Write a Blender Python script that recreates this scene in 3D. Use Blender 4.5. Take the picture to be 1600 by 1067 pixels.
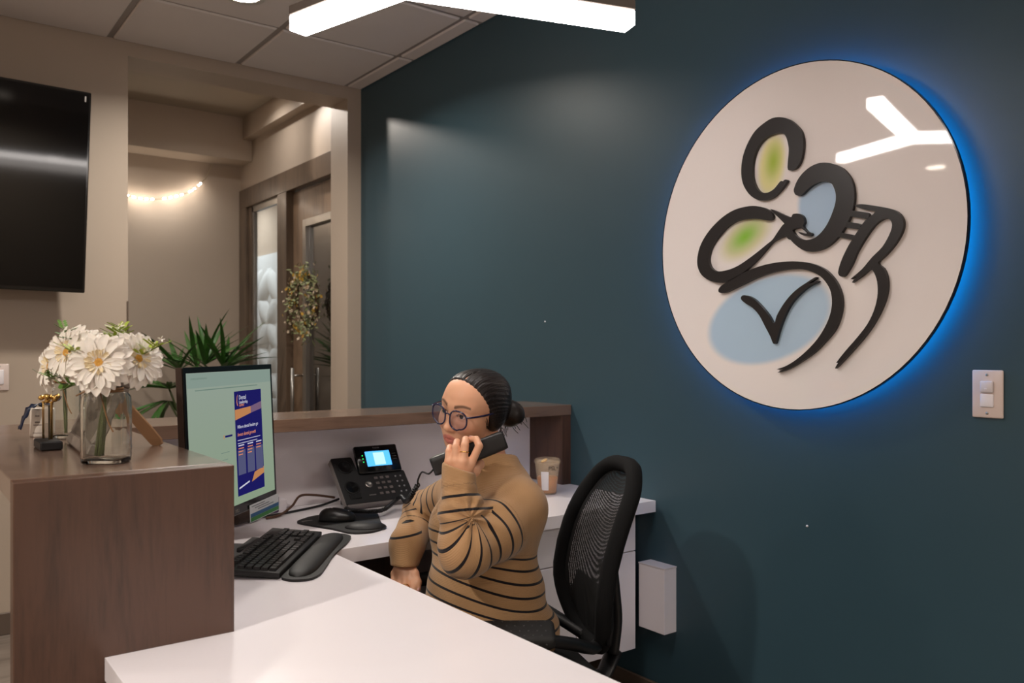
import bpy, bmesh, math, random
import numpy as np
from mathutils import Vector, Matrix
random.seed(7); rng = np.random.RandomState(7)
for o in list(bpy.data.objects): bpy.data.objects.remove(o)
SC = bpy.context.scene
COL = SC.collection
# ------------------------------------------------------------------ camera
TH = math.atan2(980, 1306); SN, CS = math.sin(TH), math.cos(TH)
CAMZ = 1.29
cam_d = bpy.data.cameras.new('camera'); cam = bpy.data.objects.new('camera', cam_d); COL.objects.link(cam)
cam.location = (0, 0, CAMZ); cam.rotation_euler = (math.pi/2, 0, -TH)
cam_d.sensor_width = 36; cam_d.lens = 1306/1600*36; cam_d.shift_y = 13.5/1600
cam_d.clip_start = .05; cam_d.dof.use_dof = True; cam_d.dof.focus_distance = 2.2; cam_d.dof.aperture_fstop = 5.0
SC.camera = cam
# ------------------------------------------------------------------ world, exposure
W = bpy.data.worlds.new('world'); SC.world = W; W.use_nodes = True
W.node_tree.nodes['Background'].inputs[0].default_value = (.9, .85, .8, 1)
W.node_tree.nodes['Background'].inputs[1].default_value = .02
SC.view_settings.view_transform = 'Standard'; SC.view_settings.look = 'None'
SC.view_settings.gamma = 1; SC.view_settings.use_curve_mapping = False
SC.view_settings.exposure = 0.95
PENDANT = 13.0      # emission of the pendant bars
DOWN = 26.0         # watts of each recessed room downlight
HALL = 6.5         # watts of the hall downlight

# ------------------------------------------------------------------ helpers
def lin(c):
    return tuple(((x/255)/12.92 if x/255 <= .04045 else ((x/255+.055)/1.055)**2.4) for x in c)
def rgba(c): return (*lin(c), 1)
def newmat(name):
    m = bpy.data.materials.new(name); m.use_nodes = True
    return m, m.node_tree.nodes, m.node_tree.links, m.node_tree.nodes['Principled BSDF']
def M(name, col, rough=.5, metal=0, spec=.5, var=.06, scale=6, bump=0, bscale=200, coat=0, emit=None, es=0, sheen=0, alpha=1, trans=0, ior=1.45):
    m, n, l, b = newmat(name)
    b.inputs['Roughness'].default_value = rough; b.inputs['Metallic'].default_value = metal
    b.inputs['Specular IOR Level'].default_value = spec; b.inputs['Coat Weight'].default_value = coat
    b.inputs['Coat Roughness'].default_value = .12
    b.inputs['Sheen Weight'].default_value = sheen; b.inputs['Alpha'].default_value = alpha
    b.inputs['Transmission Weight'].default_value = trans; b.inputs['IOR'].default_value = ior
    tc = n.new('ShaderNodeTexCoord')
    nz = n.new('ShaderNodeTexNoise'); nz.inputs['Scale'].default_value = scale; nz.inputs['Detail'].default_value = 4
    l.new(tc.outputs['Object'], nz.inputs['Vector'])
    mx = n.new('ShaderNodeMix'); mx.data_type = 'RGBA'
    c = lin(col); mx.inputs[6].default_value = (*[x*(1-var) for x in c], 1); mx.inputs[7].default_value = (*[min(1, x*(1+var)) for x in c], 1)
    l.new(nz.outputs['Fac'], mx.inputs[0]); l.new(mx.outputs[2], b.inputs['Base Color'])
    if bump:
        n2 = n.new('ShaderNodeTexNoise'); n2.inputs['Scale'].default_value = bscale; n2.inputs['Detail'].default_value = 3
        l.new(tc.outputs['Object'], n2.inputs['Vector'])
        bp = n.new('ShaderNodeBump'); bp.inputs['Strength'].default_value = bump; bp.inputs['Distance'].default_value = .002
        l.new(n2.outputs['Fac'], bp.inputs['Height']); l.new(bp.outputs[0], b.inputs['Normal'])
    if emit is not None:
        b.inputs['Emission Color'].default_value = rgba(emit); b.inputs['Emission Strength'].default_value = es
    return m
def WOOD(name, c1, c2, axis=2, rough=.32, scale=1.0, coat=.25, spec=.5):
    m, n, l, b = newmat(name)
    tc = n.new('ShaderNodeTexCoord'); mp = n.new('ShaderNodeMapping')
    sc = [9*scale]*3; sc[axis] = .9*scale
    mp.inputs['Scale'].default_value = sc; l.new(tc.outputs['Object'], mp.inputs['Vector'])
    a = n.new('ShaderNodeTexNoise'); a.inputs['Scale'].default_value = 2.2; a.inputs['Detail'].default_value = 7; a.inputs['Roughness'].default_value = .62
    a.inputs['Distortion'].default_value = .6
    l.new(mp.outputs[0], a.inputs['Vector'])
    g = n.new('ShaderNodeTexNoise'); g.inputs['Scale'].default_value = 16; g.inputs['Detail'].default_value = 3
    l.new(mp.outputs[0], g.inputs['Vector'])
    p = n.new('ShaderNodeTexNoise'); p.inputs['Scale'].default_value = 3.0; p.inputs['Detail'].default_value = 2
    l.new(tc.outputs['Object'], p.inputs['Vector'])
    ad = n.new('ShaderNodeMath'); ad.operation = 'MULTIPLY_ADD'; ad.inputs[1].default_value = .3
    l.new(g.outputs['Fac'], ad.inputs[0]); l.new(a.outputs['Fac'], ad.inputs[2])
    ad2 = n.new('ShaderNodeMath'); ad2.operation = 'MULTIPLY_ADD'; ad2.inputs[1].default_value = .55
    l.new(p.outputs['Fac'], ad2.inputs[0]); l.new(ad.outputs[0], ad2.inputs[2])
    r = n.new('ShaderNodeValToRGB'); r.color_ramp.elements[0].position = .62; r.color_ramp.elements[1].position = 1.2 if False else 1.0
    r.color_ramp.elements[0].color = rgba(c1); r.color_ramp.elements[1].color = rgba(c2)
    l.new(ad2.outputs[0], r.inputs[0]); l.new(r.outputs[0], b.inputs['Base Color'])
    b.inputs['Roughness'].default_value = rough; b.inputs['Coat Weight'].default_value = coat; b.inputs['Coat Roughness'].default_value = .15
    b.inputs['Specular IOR Level'].default_value = spec
    return m
def EMIT(name, col, strength):
    m, n, l, b = newmat(name); n.remove(b)
    e = n.new('ShaderNodeEmission'); e.inputs[0].default_value = rgba(col); e.inputs[1].default_value = strength
    l.new(e.outputs[0], n['Material Output'].inputs[0]); return m
def GLASS(name, tint=(1, 1, 1), refl=.08, rough=.02, opacity=.05):
    m, n, l, b = newmat(name); n.remove(b)
    t = n.new('ShaderNodeBsdfTransparent'); t.inputs[0].default_value = (*[x*(1-opacity) for x in tint], 1)
    g = n.new('ShaderNodeBsdfGlossy'); g.inputs['Roughness'].default_value = rough
    f = n.new('ShaderNodeLayerWeight'); f.inputs[0].default_value = .5
    pw = n.new('ShaderNodeMath'); pw.operation = 'POWER'; pw.inputs[1].default_value = 4; l.new(f.outputs['Facing'], pw.inputs[0])
    mm = n.new('ShaderNodeMath'); mm.operation = 'MULTIPLY_ADD'; mm.inputs[1].default_value = 1-refl; mm.inputs[2].default_value = refl
    l.new(pw.outputs[0], mm.inputs[0])
    x = n.new('ShaderNodeMixShader'); l.new(mm.outputs[0], x.inputs[0]); l.new(t.outputs[0], x.inputs[1]); l.new(g.outputs[0], x.inputs[2])
    l.new(x.outputs[0], n['Material Output'].inputs[0]); return m

class MB:
    def __init__(s): s.v = []; s.f = []; s.sm = []; s.mi = []
    def add(s, vs, fs, smooth=False, mi=0):
        o = len(s.v); s.v += [tuple(map(float, p)) for p in vs]
        s.f += [tuple(int(i)+o for i in f) for f in fs]; s.sm += [smooth]*len(fs); s.mi += [mi]*len(fs); return s
    def box(s, x0, y0, z0, x1, y1, z1, bev=0.0, seg=1, mi=0, T=None):
        if bev <= 0:
            vs = [(x, y, z) for z in (z0, z1) for y in (y0, y1) for x in (x0, x1)]
            fs = [(0, 2, 3, 1), (4, 5, 7, 6), (0, 1, 5, 4), (2, 6, 7, 3), (0, 4, 6, 2), (1, 3, 7, 5)]; smo = False
        else:
            bm = bmesh.new(); bmesh.ops.create_cube(bm, size=1)
            for v in bm.verts: v.co = ((x0+x1)/2+v.co.x*(x1-x0), (y0+y1)/2+v.co.y*(y1-y0), (z0+z1)/2+v.co.z*(z1-z0))
            bmesh.ops.bevel(bm, geom=bm.edges[:], offset=bev, segments=seg, affect='EDGES', profile=.5, clamp_overlap=True)
            bm.verts.index_update(); vs = [v.co[:] for v in bm.verts]; fs = [[v.index for v in f.verts] for f in bm.faces]; bm.free(); smo = seg > 1
        if T is not None: vs = [T @ Vector(p) for p in vs]
        return s.add(vs, fs, smo, mi)
    def prism(s, pts, z0, z1, T=None, mi=0, smooth=False):      # polygon in xy extruded in z
        n = len(pts); bm = bmesh.new()
        lo = [bm.verts.new((p[0], p[1], z0)) for p in pts]; hi = [bm.verts.new((p[0], p[1], z1)) for p in pts]
        f1 = bm.faces.new(lo[::-1]); f2 = bm.faces.new(hi)
        f1.normal_update(); f2.normal_update()
        for i in range(n): bm.faces.new((lo[i], lo[(i+1) % n], hi[(i+1) % n], hi[i]))
        bmesh.ops.triangulate(bm, faces=[f1, f2]); bmesh.ops.recalc_face_normals(bm, faces=bm.faces[:])
        bm.verts.index_update(); vs = [v.co[:] for v in bm.verts]; fs = [[v.index for v in f.verts] for f in bm.faces]; bm.free()
        if T is not None: vs = [T @ Vector(p) for p in vs]
        return s.add(vs, fs, smooth, mi)
    def lathe(s, prof, n=24, T=None, smooth=True, mi=0):          # (r, z) profile about z
        vs = []; fs = []
        for r, z in prof:
            for k in range(n): a = 2*math.pi*k/n; vs.append((r*math.cos(a), r*math.sin(a), z))
        for i in range(len(prof)-1):
            for k in range(n): fs.append((i*n+k, i*n+(k+1) % n, (i+1)*n+(k+1) % n, (i+1)*n+k))
        if prof[0] == prof[-1]: pass
        elif prof[0][0] > 1e-6: fs.append(tuple(range(n))[::-1])
        if prof[0] != prof[-1] and prof[-1][0] > 1e-6: fs.append(tuple((len(prof)-1)*n+k for k in range(n)))
        if T is not None: vs = [T @ Vector(p) for p in vs]
        return s.add(vs, fs, smooth, mi)
    def tube(s, path, r, n=8, closed=False, mi=0, smooth=True, flat=None, up=None):  # r: number or list; flat=(a,b) ellipse scale
        P = [Vector(p) for p in path]; N = len(P); R = r if hasattr(r, '__len__') else [r]*N
        vs = []; fs = []; prev = None
        for i in range(N):
            a = P[i-1] if (i > 0 or closed) else P[i]; b = P[(i+1) % N] if (i < N-1 or closed) else P[i]
            t = (b-a).normalized() if (b-a).length > 1e-9 else Vector((0, 0, 1))
            if up is not None: u = Vector(up)
            elif prev is None: u = Vector((0, 0, 1)) if abs(t.z) < .9 else Vector((1, 0, 0))
            else: u = prev
            u = (u-t*u.dot(t)).normalized(); w = t.cross(u); prev = u
            fa, fb = flat or (1, 1)
            for k in range(n):
                q = 2*math.pi*(k+.5)/n; vs.append(P[i]+u*(math.cos(q)*R[i]*fa)+w*(math.sin(q)*R[i]*fb))
        for i in range(N if closed else N-1):
            j = (i+1) % N
            for k in range(n): fs.append((i*n+k, i*n+(k+1) % n, j*n+(k+1) % n, j*n+k))
        if not closed: fs.append(tuple(range(n))[::-1]); fs.append(tuple((N-1)*n+k for k in range(n)))
        return s.add(vs, fs, smooth, mi)
    def mesh(s, name, mats):
        me = bpy.data.meshes.new(name); me.from_pydata(s.v, [], s.f)
        for m in (mats if isinstance(mats, (list, tuple)) else [mats]): me.materials.append(m)
        me.polygons.foreach_set('use_smooth', s.sm); me.polygons.foreach_set('material_index', s.mi); me.update(); return me
    def build(s, name, mats, parent=None, loc=None, autosmooth=True):
        o = bpy.data.objects.new(name, s.mesh(name, mats)); COL.objects.link(o)
        if parent is not None: o.parent = parent
        if loc is not None: o.location = loc
        return o
def inst(name, me, parent=None, loc=(0, 0, 0), mat=None):
    o = bpy.data.objects.new(name, me); COL.objects.link(o)
    if parent is not None: o.parent = parent
    if mat is not None: o.matrix_local = mat
    else: o.location = loc
    return o
def tag(o, label, cat, group=None, kind=None):
    o['label'] = label; o['category'] = cat
    if group: o['group'] = group
    if kind: o['kind'] = kind
    return o
def thing(name, label, cat, loc=(0, 0, 0), rz=0, group=None):
    o = bpy.data.objects.new(name, None); o.empty_display_size = .05; COL.objects.link(o)
    o.location = loc; o.rotation_euler = (0, 0, rz); return tag(o, label, cat, group)
def struct(o, label=None, cat=None):
    o['kind'] = 'structure'
    if label: o['label'] = label
    if cat: o['category'] = cat
    return o
def B(name, mat, x0, y0, z0, x1, y1, z1, bev=0, parent=None, seg=1):
    return MB().box(x0, y0, z0, x1, y1, z1, bev, seg).build(name, mat, parent)
def text(name, s, size, mat, parent, mtx, align='LEFT', shear=0, ext=.0003):
    cu = bpy.data.curves.new(name, 'FONT'); cu.body = s; cu.size = size; cu.extrude = ext; cu.align_x = align; cu.shear = shear; cu.resolution_u = 2
    t = bpy.data.objects.new(name, cu); COL.objects.link(t); bpy.context.view_layer.update()
    me = bpy.data.meshes.new_from_object(t.evaluated_get(bpy.context.evaluated_depsgraph_get()))
    bpy.data.objects.remove(t); me.materials.clear(); me.materials.append(mat)
    return inst(name, me, parent, mat=mtx)
def TR(loc=(0, 0, 0), rx=0, ry=0, rz=0):
    return Matrix.Translation(loc) @ Matrix.Rotation(rz, 4, 'Z') @ Matrix.Rotation(ry, 4, 'Y') @ Matrix.Rotation(rx, 4, 'X')
def frame(loc, x, y, z): # matrix with given axes
    m = Matrix.Identity(4)
    for i, a in enumerate((x, y, z)):
        for j in range(3): m[j][i] = a[j]
    for j in range(3): m[j][3] = loc[j]
    return m
def spline(pts, n=8, closed=False):
    P = [np.array(p, float) for p in pts]; N = len(P); out = []
    for i in range(N if closed else N-1):
        if closed: p0, p1, p2, p3 = P[i-1], P[i], P[(i+1) % N], P[(i+2) % N]
        else: p0, p1, p2, p3 = P[max(i-1, 0)], P[i], P[i+1], P[min(i+2, N-1)]
        for k in range(n):
            t = k/n; out.append(.5*((2*p1)+(p2-p0)*t+(2*p0-5*p1+4*p2-p3)*t*t+(3*p1-p0-3*p2+p3)*t**3))
    if not closed: out.append(P[-1])
    return [tuple(p) for p in out]

# ------------------------------------------------------------------ materials
m_teal = M('teal_wall_paint', (54, 79, 90), .40, spec=.45, var=.03, bump=.05, bscale=300)
m_beige = M('beige_wall_paint', (180, 164, 148), .55, spec=.35, var=.02, bump=.04, bscale=300)
m_ceil = M('ceiling_tile_mineral', (222, 213, 208), .9, spec=.1, var=.03, bump=.25, bscale=260)
m_grid = M('ceiling_tee_metal', (150, 140, 134), .5, var=.02)
m_hallceil = M('hall_ceiling_paint', (176, 164, 148), .7, var=.02)
m_floor = WOOD('floor_planks', (92, 82, 74), (132, 120, 110), axis=0, rough=.45, coat=.05)
m_base = M('baseboard_vinyl', (96, 82, 72), .5)
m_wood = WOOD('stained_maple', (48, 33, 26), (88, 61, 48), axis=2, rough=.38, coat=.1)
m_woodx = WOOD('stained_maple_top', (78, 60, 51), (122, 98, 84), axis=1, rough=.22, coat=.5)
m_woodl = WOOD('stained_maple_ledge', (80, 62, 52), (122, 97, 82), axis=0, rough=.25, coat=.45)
m_doorwood = WOOD('door_wood', (100, 81, 65), (136, 111, 89), axis=2, rough=.4, coat=.15)
m_casing = WOOD('casing_wood', (66, 54, 45), (104, 87, 72), axis=2, rough=.4, coat=.15)
m_white = M('white_laminate', (240, 234, 238), .28, spec=.45, var=.01)
m_whitep = M('white_panel', (222, 214, 216), .45, var=.01)
m_black = M('black_plastic', (24, 24, 26), .42, var=.1)
m_blackm = M('matte_black_plastic', (30, 29, 29), .6, var=.1)
m_gloss = M('black_gloss', (8, 8, 9), .12, spec=.6)
m_metal = M('brushed_aluminium', (170, 166, 160), .35, metal=.9)
m_chrome = M('chrome', (215, 212, 206), .12, metal=1)
m_gold = M('gold_foil', (222, 182, 108), .22, metal=1)
m_glass = GLASS('clear_glass', (.97, .99, .98), .06, .01, .03)
m_light = EMIT('pendant_diffuser', (255, 246, 240), PENDANT)
m_green = M('leaf_green', (70, 104, 48), .45, var=.35, scale=30)
# ================================================================== THE ROOM
AX, BY, CZ = 2.215, 4.415, 2.81
XL, YB = -4.2, -3.2
struct(B('wall_right', m_teal, AX, YB, 0, AX+.12, BY, CZ+.2), 'dark teal painted wall carrying the round sign', 'wall')
# wall with the opening (television wall)
wl = MB(); wl.box(XL, BY, 0, .955, BY+.225, 3.05); wl.box(2.13, BY, 0, AX+.12, BY+.225, 3.05); wl.box(.955, BY, 2.735, 2.13, BY+.225, 3.05)
struct(wl.build('wall_left', m_beige), 'beige wall with a tall doorway opening and the television', 'wall')
struct(B('wall_back', m_beige, XL, YB-.12, 0, AX+.12, YB, CZ+.2), 'beige wall behind the viewer', 'wall')
struct(B('wall_front', m_beige, XL-.12, YB, 0, XL, BY+.2, CZ+.2), 'beige wall at the far side of the lobby', 'wall')
struct(B('floor', m_floor, XL, YB, -.05, 6, 11, 0), 'grey brown plank floor', 'floor')
struct(B('baseboard_left', m_base, XL, BY-.012, 0, .955, BY, .1, .003), 'brown baseboard under the television wall', 'baseboard')
struct(B('baseboard_right', m_base, AX-.012, YB, 0, AX, BY-.02, .1, .003), 'brown baseboard along the teal wall', 'baseboard')
# ceiling: slab, tee grid and lay-in tiles
ce = B('ceiling', m_grid, XL, YB, CZ+.006, AX+.1, BY+.1, CZ+.1); struct(ce, 'suspended ceiling of pale square tiles', 'ceiling')
P_ = .623; xs = [2.118-P_*k for k in range(0, 6)]; ys = [3.805-P_*k for k in range(-1, 9)]
grid = MB()
for x in xs: grid.box(x-.012, -1.8, CZ-.002, x+.012, BY, CZ+.01)
for y in ys[1:]: grid.box(-1.0, y-.012, CZ-.0018, AX, y+.012, CZ+.01)
grid.box(AX-.02, YB, CZ-.003, AX, BY, CZ+.01)
grid.build('ceiling_grid', m_grid, ce)
def tile_mesh(w, d):
    b = MB(); b.box(-w/2+.014, -d/2+.014, -.010, w/2-.014, d/2-.014, .012, .006); return b.mesh('ceiling_tile', m_ceil)
tm = tile_mesh(P_, P_)
for i in range(5):
    for j in range(9):
        y0 = ys[j+1]; top = ys[j] if j > 0 else BY
        me = tm if j > 0 else tile_mesh(P_, BY-3.805+.01)
        inst('ceiling_tile', me, ce, ((xs[i]+xs[i+1])/2, (y0+top)/2, CZ+.0))
tb = tile_mesh(.1+.012, P_); tb0 = tile_mesh(.1+.012, BY-3.805+.01)
for j in range(9):
    top = ys[j] if j > 0 else BY
    inst('ceiling_tile', tb if j else tb0, ce, (2.118+.05, (ys[j+1]+top)/2, CZ))
far = MB(); far.box(XL, YB, CZ-.002, -1.0, BY, CZ+.01); far.box(-1, YB, CZ-.002, AX, -1.8, CZ+.01); far.build('ceiling_field', m_ceil, ce)

# ------------------------------------------------------------------ the hall behind the opening
HY = 6.46; HZ = 3.03
struct(B('wall_hall_far', m_beige, -1.2, HY, 0, AX+.06, HY+.12, HZ+.1), 'beige end wall of the hall behind the opening', 'wall')
struct(B('wall_hall_near', m_beige, -1.32, BY+.2, 0, -1.2, HY+.1, HZ+.1), 'beige side wall of the hall', 'wall')
struct(B('ceiling_hall', m_hallceil, -1.3, BY+.2, HZ, AX+.2, HY+.1, HZ+.08), 'plain ceiling of the hall', 'ceiling')
struct(B('trim_1', m_beige, -1.2, 6.215, 2.71, 2.215, HY, HZ, .002), 'low beige bulkhead across the hall', 'bulkhead')
struct(B('trim_2', m_beige, 2.142, BY+.225, 2.866, 2.215, 6.215, HZ, .002), 'narrow beige bulkhead above the hall door', 'bulkhead')
# right hall wall with door and sidelight openings (x = 2.215)
wr = MB()
wr.box(AX, BY+.225, 2.5, AX+.11, HY, HZ+.1)
wr.box(AX, 6.50-.06, 0, AX+.11, HY, 2.5)
wr.build('wall_hall_right', m_beige); struct(bpy.data.objects['wall_hall_right'], 'beige hall wall above the wooden door', 'wall')
D0, D1 = 4.66, 5.50        # door leaf along Y
tr = MB()
tr.box(AX-.02, BY+.23, 2.375, AX+.05, 6.445, 2.52, .003)      # head casing
t1 = struct(tr.build('trim_3', m_casing), 'brown wooden casing around hall door and sidelight', 'door casing')
B('casing_post', m_casing, AX-.02, 6.30, 0, AX+.04, 6.445, 2.375, .003, t1)
B('casing_post', m_casing, AX-.02, D1, 0, AX+.05, D1+.165, 2.375, .003, t1)
B('stop_bead', m_casing, AX+.0, 6.225, 0, AX+.035, 6.30, 2.375, .002, t1)
# door_1
dr = thing('door_1', 'wooden hall door with a tall glass lite', 'door', (AX+.03, 0, 0)); dr['kind'] = 'structure'
b = MB(); ly0, ly1, lz0, lz1 = D0, D1-.19, .25, 2.16
b.box(0, D1-.19, .01, .045, D1-.005, 2.37); b.box(0, ly0, lz1, .045, ly1, 2.37); b.box(0, ly0, .01, .045, ly1, lz0)
b.build('door_leaf', m_doorwood, dr)
b = MB()
b.box(-.012, ly1-.05, lz0, .057, ly1, lz1, .002); b.box(-.012, ly0, lz1-.05, .057, ly1-.05, lz1, .002); b.box(-.012, ly0, lz0, .057, ly1-.05, lz0+.05, .002)
b.build('lite_frame', m_metal, dr)
m_dglass = GLASS('door_glass', (.20, .18, .16), .24, .05, .15)
B('glass_pane', m_dglass, .018, ly0, lz0+.05, .026, ly1-.05, lz1-.05, 0, dr)
for sx in (-1, 1):
    b = MB(); x = -.07 if sx < 0 else .115
    b.tube([(x, D1-.16, .75), (x, D1-.16, 1.17)], .0125, 12)
    for z in (.83, 1.12): b.tube([(x, D1-.16, z), (0 if sx < 0 else .045, D1-.16, z)], .008, 8)
    b.build('pull_handle', m_metal, dr)
# window_1 (sidelight)
w1 = thing('window_1', 'narrow glass sidelight beside the hall door', 'window', (AX+.005, 0, 0)); w1['kind'] = 'structure'
b = MB()
for a in ((5.665, 5.685, .1, 2.36), (6.20, 6.22, .1, 2.36)): b.box(0, a[0], a[2], .03, a[1], a[3])
b.box(0, 5.665, 2.33, .03, 6.22, 2.375); b.box(0, 5.665, 0, .03, 6.22, .1); b.build('window_frame', m_metal, w1)
B('glass_pane', GLASS('sidelight_glass', (.93, .95, .95), .05, .02, .06), .012, 5.685, .1, .018, 6.20, 2.33, 0, w1)
# the room beyond the sidelight
struct(B('wall_beyond_side', m_beige, 3.25, 4.9, 0, 3.35, 10.6, 3.03), 'wall of the room beyond the sidelight', 'wall')
struct(B('wall_beyond_far', m_beige, 2.3, 10.5, 0, 3.3, 10.6, 3.03), 'end wall of the room beyond the sidelight', 'wall')
struct(B('wall_beyond_near', m_beige, 2.325, 4.80, 0, 3.35, 4.9, 3.03), 'near wall of the room beyond the sidelight', 'wall')
struct(B('wall_beyond_left', m_beige, 2.2, HY+.12, 0, 2.3, 10.6, 3.03), 'left wall of the room beyond the sidelight', 'wall')
m_bc = M('beyond_ceiling', (150, 146, 140), .8)
struct(B('ceiling_beyond', m_bc, 2.3, 4.8, 2.98, 3.35, 10.6, 3.06), 'ceiling of the room beyond the sidelight', 'ceiling')
# white relief wall panel of interlocking petals
m_relief = M('white_relief_plaster', (232, 236, 238), .5, var=.01)
rp = thing('relief_wall_panel', 'white petal relief wall panel seen through the sidelight', 'wall panel', (3.25, 0, 0))
B('panel_backing', m_relief, -.02, 6.6, .02, 0, 10.45, 2.3, 0, rp)
def petal():      # lens shaped bulge in the yz plane, length .36
    vs = []; fs = []; n = 8; m = 4; L = .36
    for i in range(n+1):
        t = i/n; hw = .085*math.sin(math.pi*t)**.8
        for j in range(m+1):
            q = j/m*2-1; vs.append((-.05*(1-q*q)*math.sin(math.pi*t), hw*q, (t-.5)*L))
    for i in range(n):
        for j in range(m): a = i*(m+1)+j; fs.append((a, a+1, a+m+2, a+m+1))
    return MB().add(vs, fs, True).mesh('relief_petal', m_relief)
pm = petal(); S_ = .255
for i in range(7):
    for j in range(8):
        y, z = 6.85+i*S_*2.05, .16+j*S_
        for a in (45, -45):
            inst('relief_petal', pm, rp, mat=Matrix.Translation((-.0205, y+(.0 if a > 0 else S_*1.02), z)) @ Matrix.Diagonal((1, 2.05, 1, 1)) @ Matrix.Rotation(math.radians(a if (i+j) % 2 else -a), 4, 'X'))
def area(name, loc, size, power, col=(1, 1, 1), rot=(0, 0, 0), shape='DISK'):
    l = bpy.data.lights.new(name, 'AREA'); l.energy = power; l.size = size; l.color = col; l.shape = shape
    o = bpy.data.objects.new(name, l); o.location = loc; o.rotation_euler = rot; COL.objects.link(o); return o
# recessed downlights: trim ring, lens and the lamp in it
m_lens = EMIT('downlight_lens', (255, 240, 222), 14); m_trimw = M('downlight_trim', (226, 220, 212), .4)
def downlight(x, y, z, power, label, col=(1, .93, .84), r=.07, spread=150):
    t = thing('recessed_downlight', label, 'ceiling light', (x, y, z), group='recessed downlights')
    MB().lathe([(r, -.001), (r+.02, -.006), (r+.022, 0), (r, .0)], 28).build('trim_ring', m_trimw, t)
    MB().lathe([(0, -.002), (r, -.002), (r, .0)], 28).build('lens', m_lens, t)
    a = area('downlight_lamp', (0, 0, -.012), r*2, power, col); a.parent = t; a.data.spread = math.radians(spread)
    return t
downlight(1.22, 3.53, CZ-.010, DOWN*.5, 'recessed downlight in the ceiling nearest the tall opening')
downlight(-2.67, 3.44, CZ-.002, DOWN, 'recessed downlight in the lobby ceiling, far left by the television wall')
downlight(-1.6, .9, CZ-.002, DOWN*1.3, 'added unseen recessed downlight over the lobby left of the viewer')  # this and the next two are added fill lamps, out of view
downlight(-2.4, -1.6, CZ-.002, DOWN, 'added unseen recessed downlight at the rear left of the lobby')
downlight(1.0, -2.3, CZ-.002, DOWN, 'added unseen recessed downlight behind the viewer near the teal wall')
gd = downlight(1.87, 5.45, HZ-.002, HALL*.25, 'recessed downlight in the hall ceiling by the wooden door', (1, .95, .9), .05)
sl_ = bpy.data.lights.new('gimbal_lamp', 'SPOT'); sl_.energy = 20; sl_.color = (1, .9, .8); sl_.spot_size = math.radians(64); sl_.spot_blend = .5; sl_.shadow_soft_size = .03
so = bpy.data.objects.new('gimbal_lamp', sl_); COL.objects.link(so); so.parent = gd; so.location = (0, 0, -.03)
so.rotation_euler = (Vector((2.215, 3.5, 1.75))-Vector((1.87, 5.45, HZ))).to_track_quat('-Z', 'Y').to_euler()
downlight(.7, 5.4, HZ-.002, HALL*1.25, 'recessed downlight in the hall ceiling left of the opening', (1, .94, .88), .05)
downlight(2.8, 7.2, 2.978, 10, 'recessed downlight in the room beyond the sidelight', (.92, .97, 1), .08)
downlight(2.8, 8.8, 2.978, 10, 'recessed downlight deep in the room beyond the sidelight', (.92, .97, 1), .08)
# LED light string on the hall end wall
m_led = EMIT('led_string_glow', (255, 240, 222), 24); m_wire = M('clear_wire', (190, 175, 150), .4)
ls = thing('light_string', 'glowing white light string drooping across the hall end wall', 'light string', (1.6, HY-.03, 2.4), )
pts = spline([(-.55, -.02, .16), (-.235, -.02, .0), (-.02, -.02, -.013), (.18, -.02, .05), (.275, -.02, .12), (.34, -.01, .2), (.385, .0, .30)], 10)
MB().tube(pts, .004, 6).build('wire', m_wire, ls)
for x in (-.1, .08, .24):
    q = area('string_lamp', (x, -.13, -.01 if x < .1 else .07), .16, .09, (1, .95, .88), (math.radians(50), 0, 0)); q.parent = ls; q.data.spread = math.radians(140)
for i in range(6, 44, 2):
    if i in (20, 30, 38): continue
    a, c2 = Vector(pts[i]), Vector(pts[i+1]); MB().tube([a, (a+c2)/2, c2], [.005, .0065, .005], 8).build('led_bulb', m_led, ls)

# ------------------------------------------------------------------ pendant: three bars meeting in a Y
PZ = 2.13; C_ = Vector((.98, 1.738, PZ)); tips = [Vector((.877, 2.118, PZ)), Vector((1.562, 1.565, PZ)), Vector((.54, 1.33, PZ))]
m_house = M('pendant_housing', (120, 112, 106), .4)
pd = thing('pendant_light', 'white three-armed linear pendant light hanging over the desk', 'pendant light', (C_.x, C_.y, CZ))
dz = PZ-CZ
for tpt in tips:
    d = (tpt-C_); L = d.length; d.normalize(); ang = math.atan2(d.y, d.x)
    T = Matrix.Translation((0, 0, dz)) @ Matrix.Rotation(ang, 4, 'Z')
    MB().box(0, -.028, 0, L, .028, .040, .003, T=T).build('diffuser_bar', m_light, pd)
    MB().box(0, -.029, .0405, L, .029, .066, .002, T=T).build('bar_housing', m_house, pd)
    p = T @ Vector((L*.8, 0, .066)); MB().tube([p, (p.x, p.y, 0)], .0012, 6).build('suspension_cable', m_metal, pd)
MB().lathe([(.055, -.025), (.06, -.02), (.06, 0)], 24).build('ceiling_canopy', m_trimw, pd)
# a straight sister pendant over the waiting area behind the viewer
p2 = thing('linear_pendant', 'straight linear pendant light over the waiting area behind the viewer', 'pendant light', (.9, -2.0, CZ))
b = MB(); b.box(-1.2, -.032, 2.07-CZ, 1.2, .032, 2.112-CZ, .003); b.build('diffuser_bar', EMIT('pendant_diffuser_soft', (255, 244, 236), PENDANT*.55), p2)
b = MB(); b.box(-1.2, -.033, 2.1125-CZ, 1.2, .033, 2.138-CZ, .002); b.build('bar_housing', m_house, p2)
for x in (-.9, .9): MB().tube([(x, 0, 2.138-CZ), (x, 0, 0)], .0012, 6).build('suspension_cable', m_metal, p2)
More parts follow.
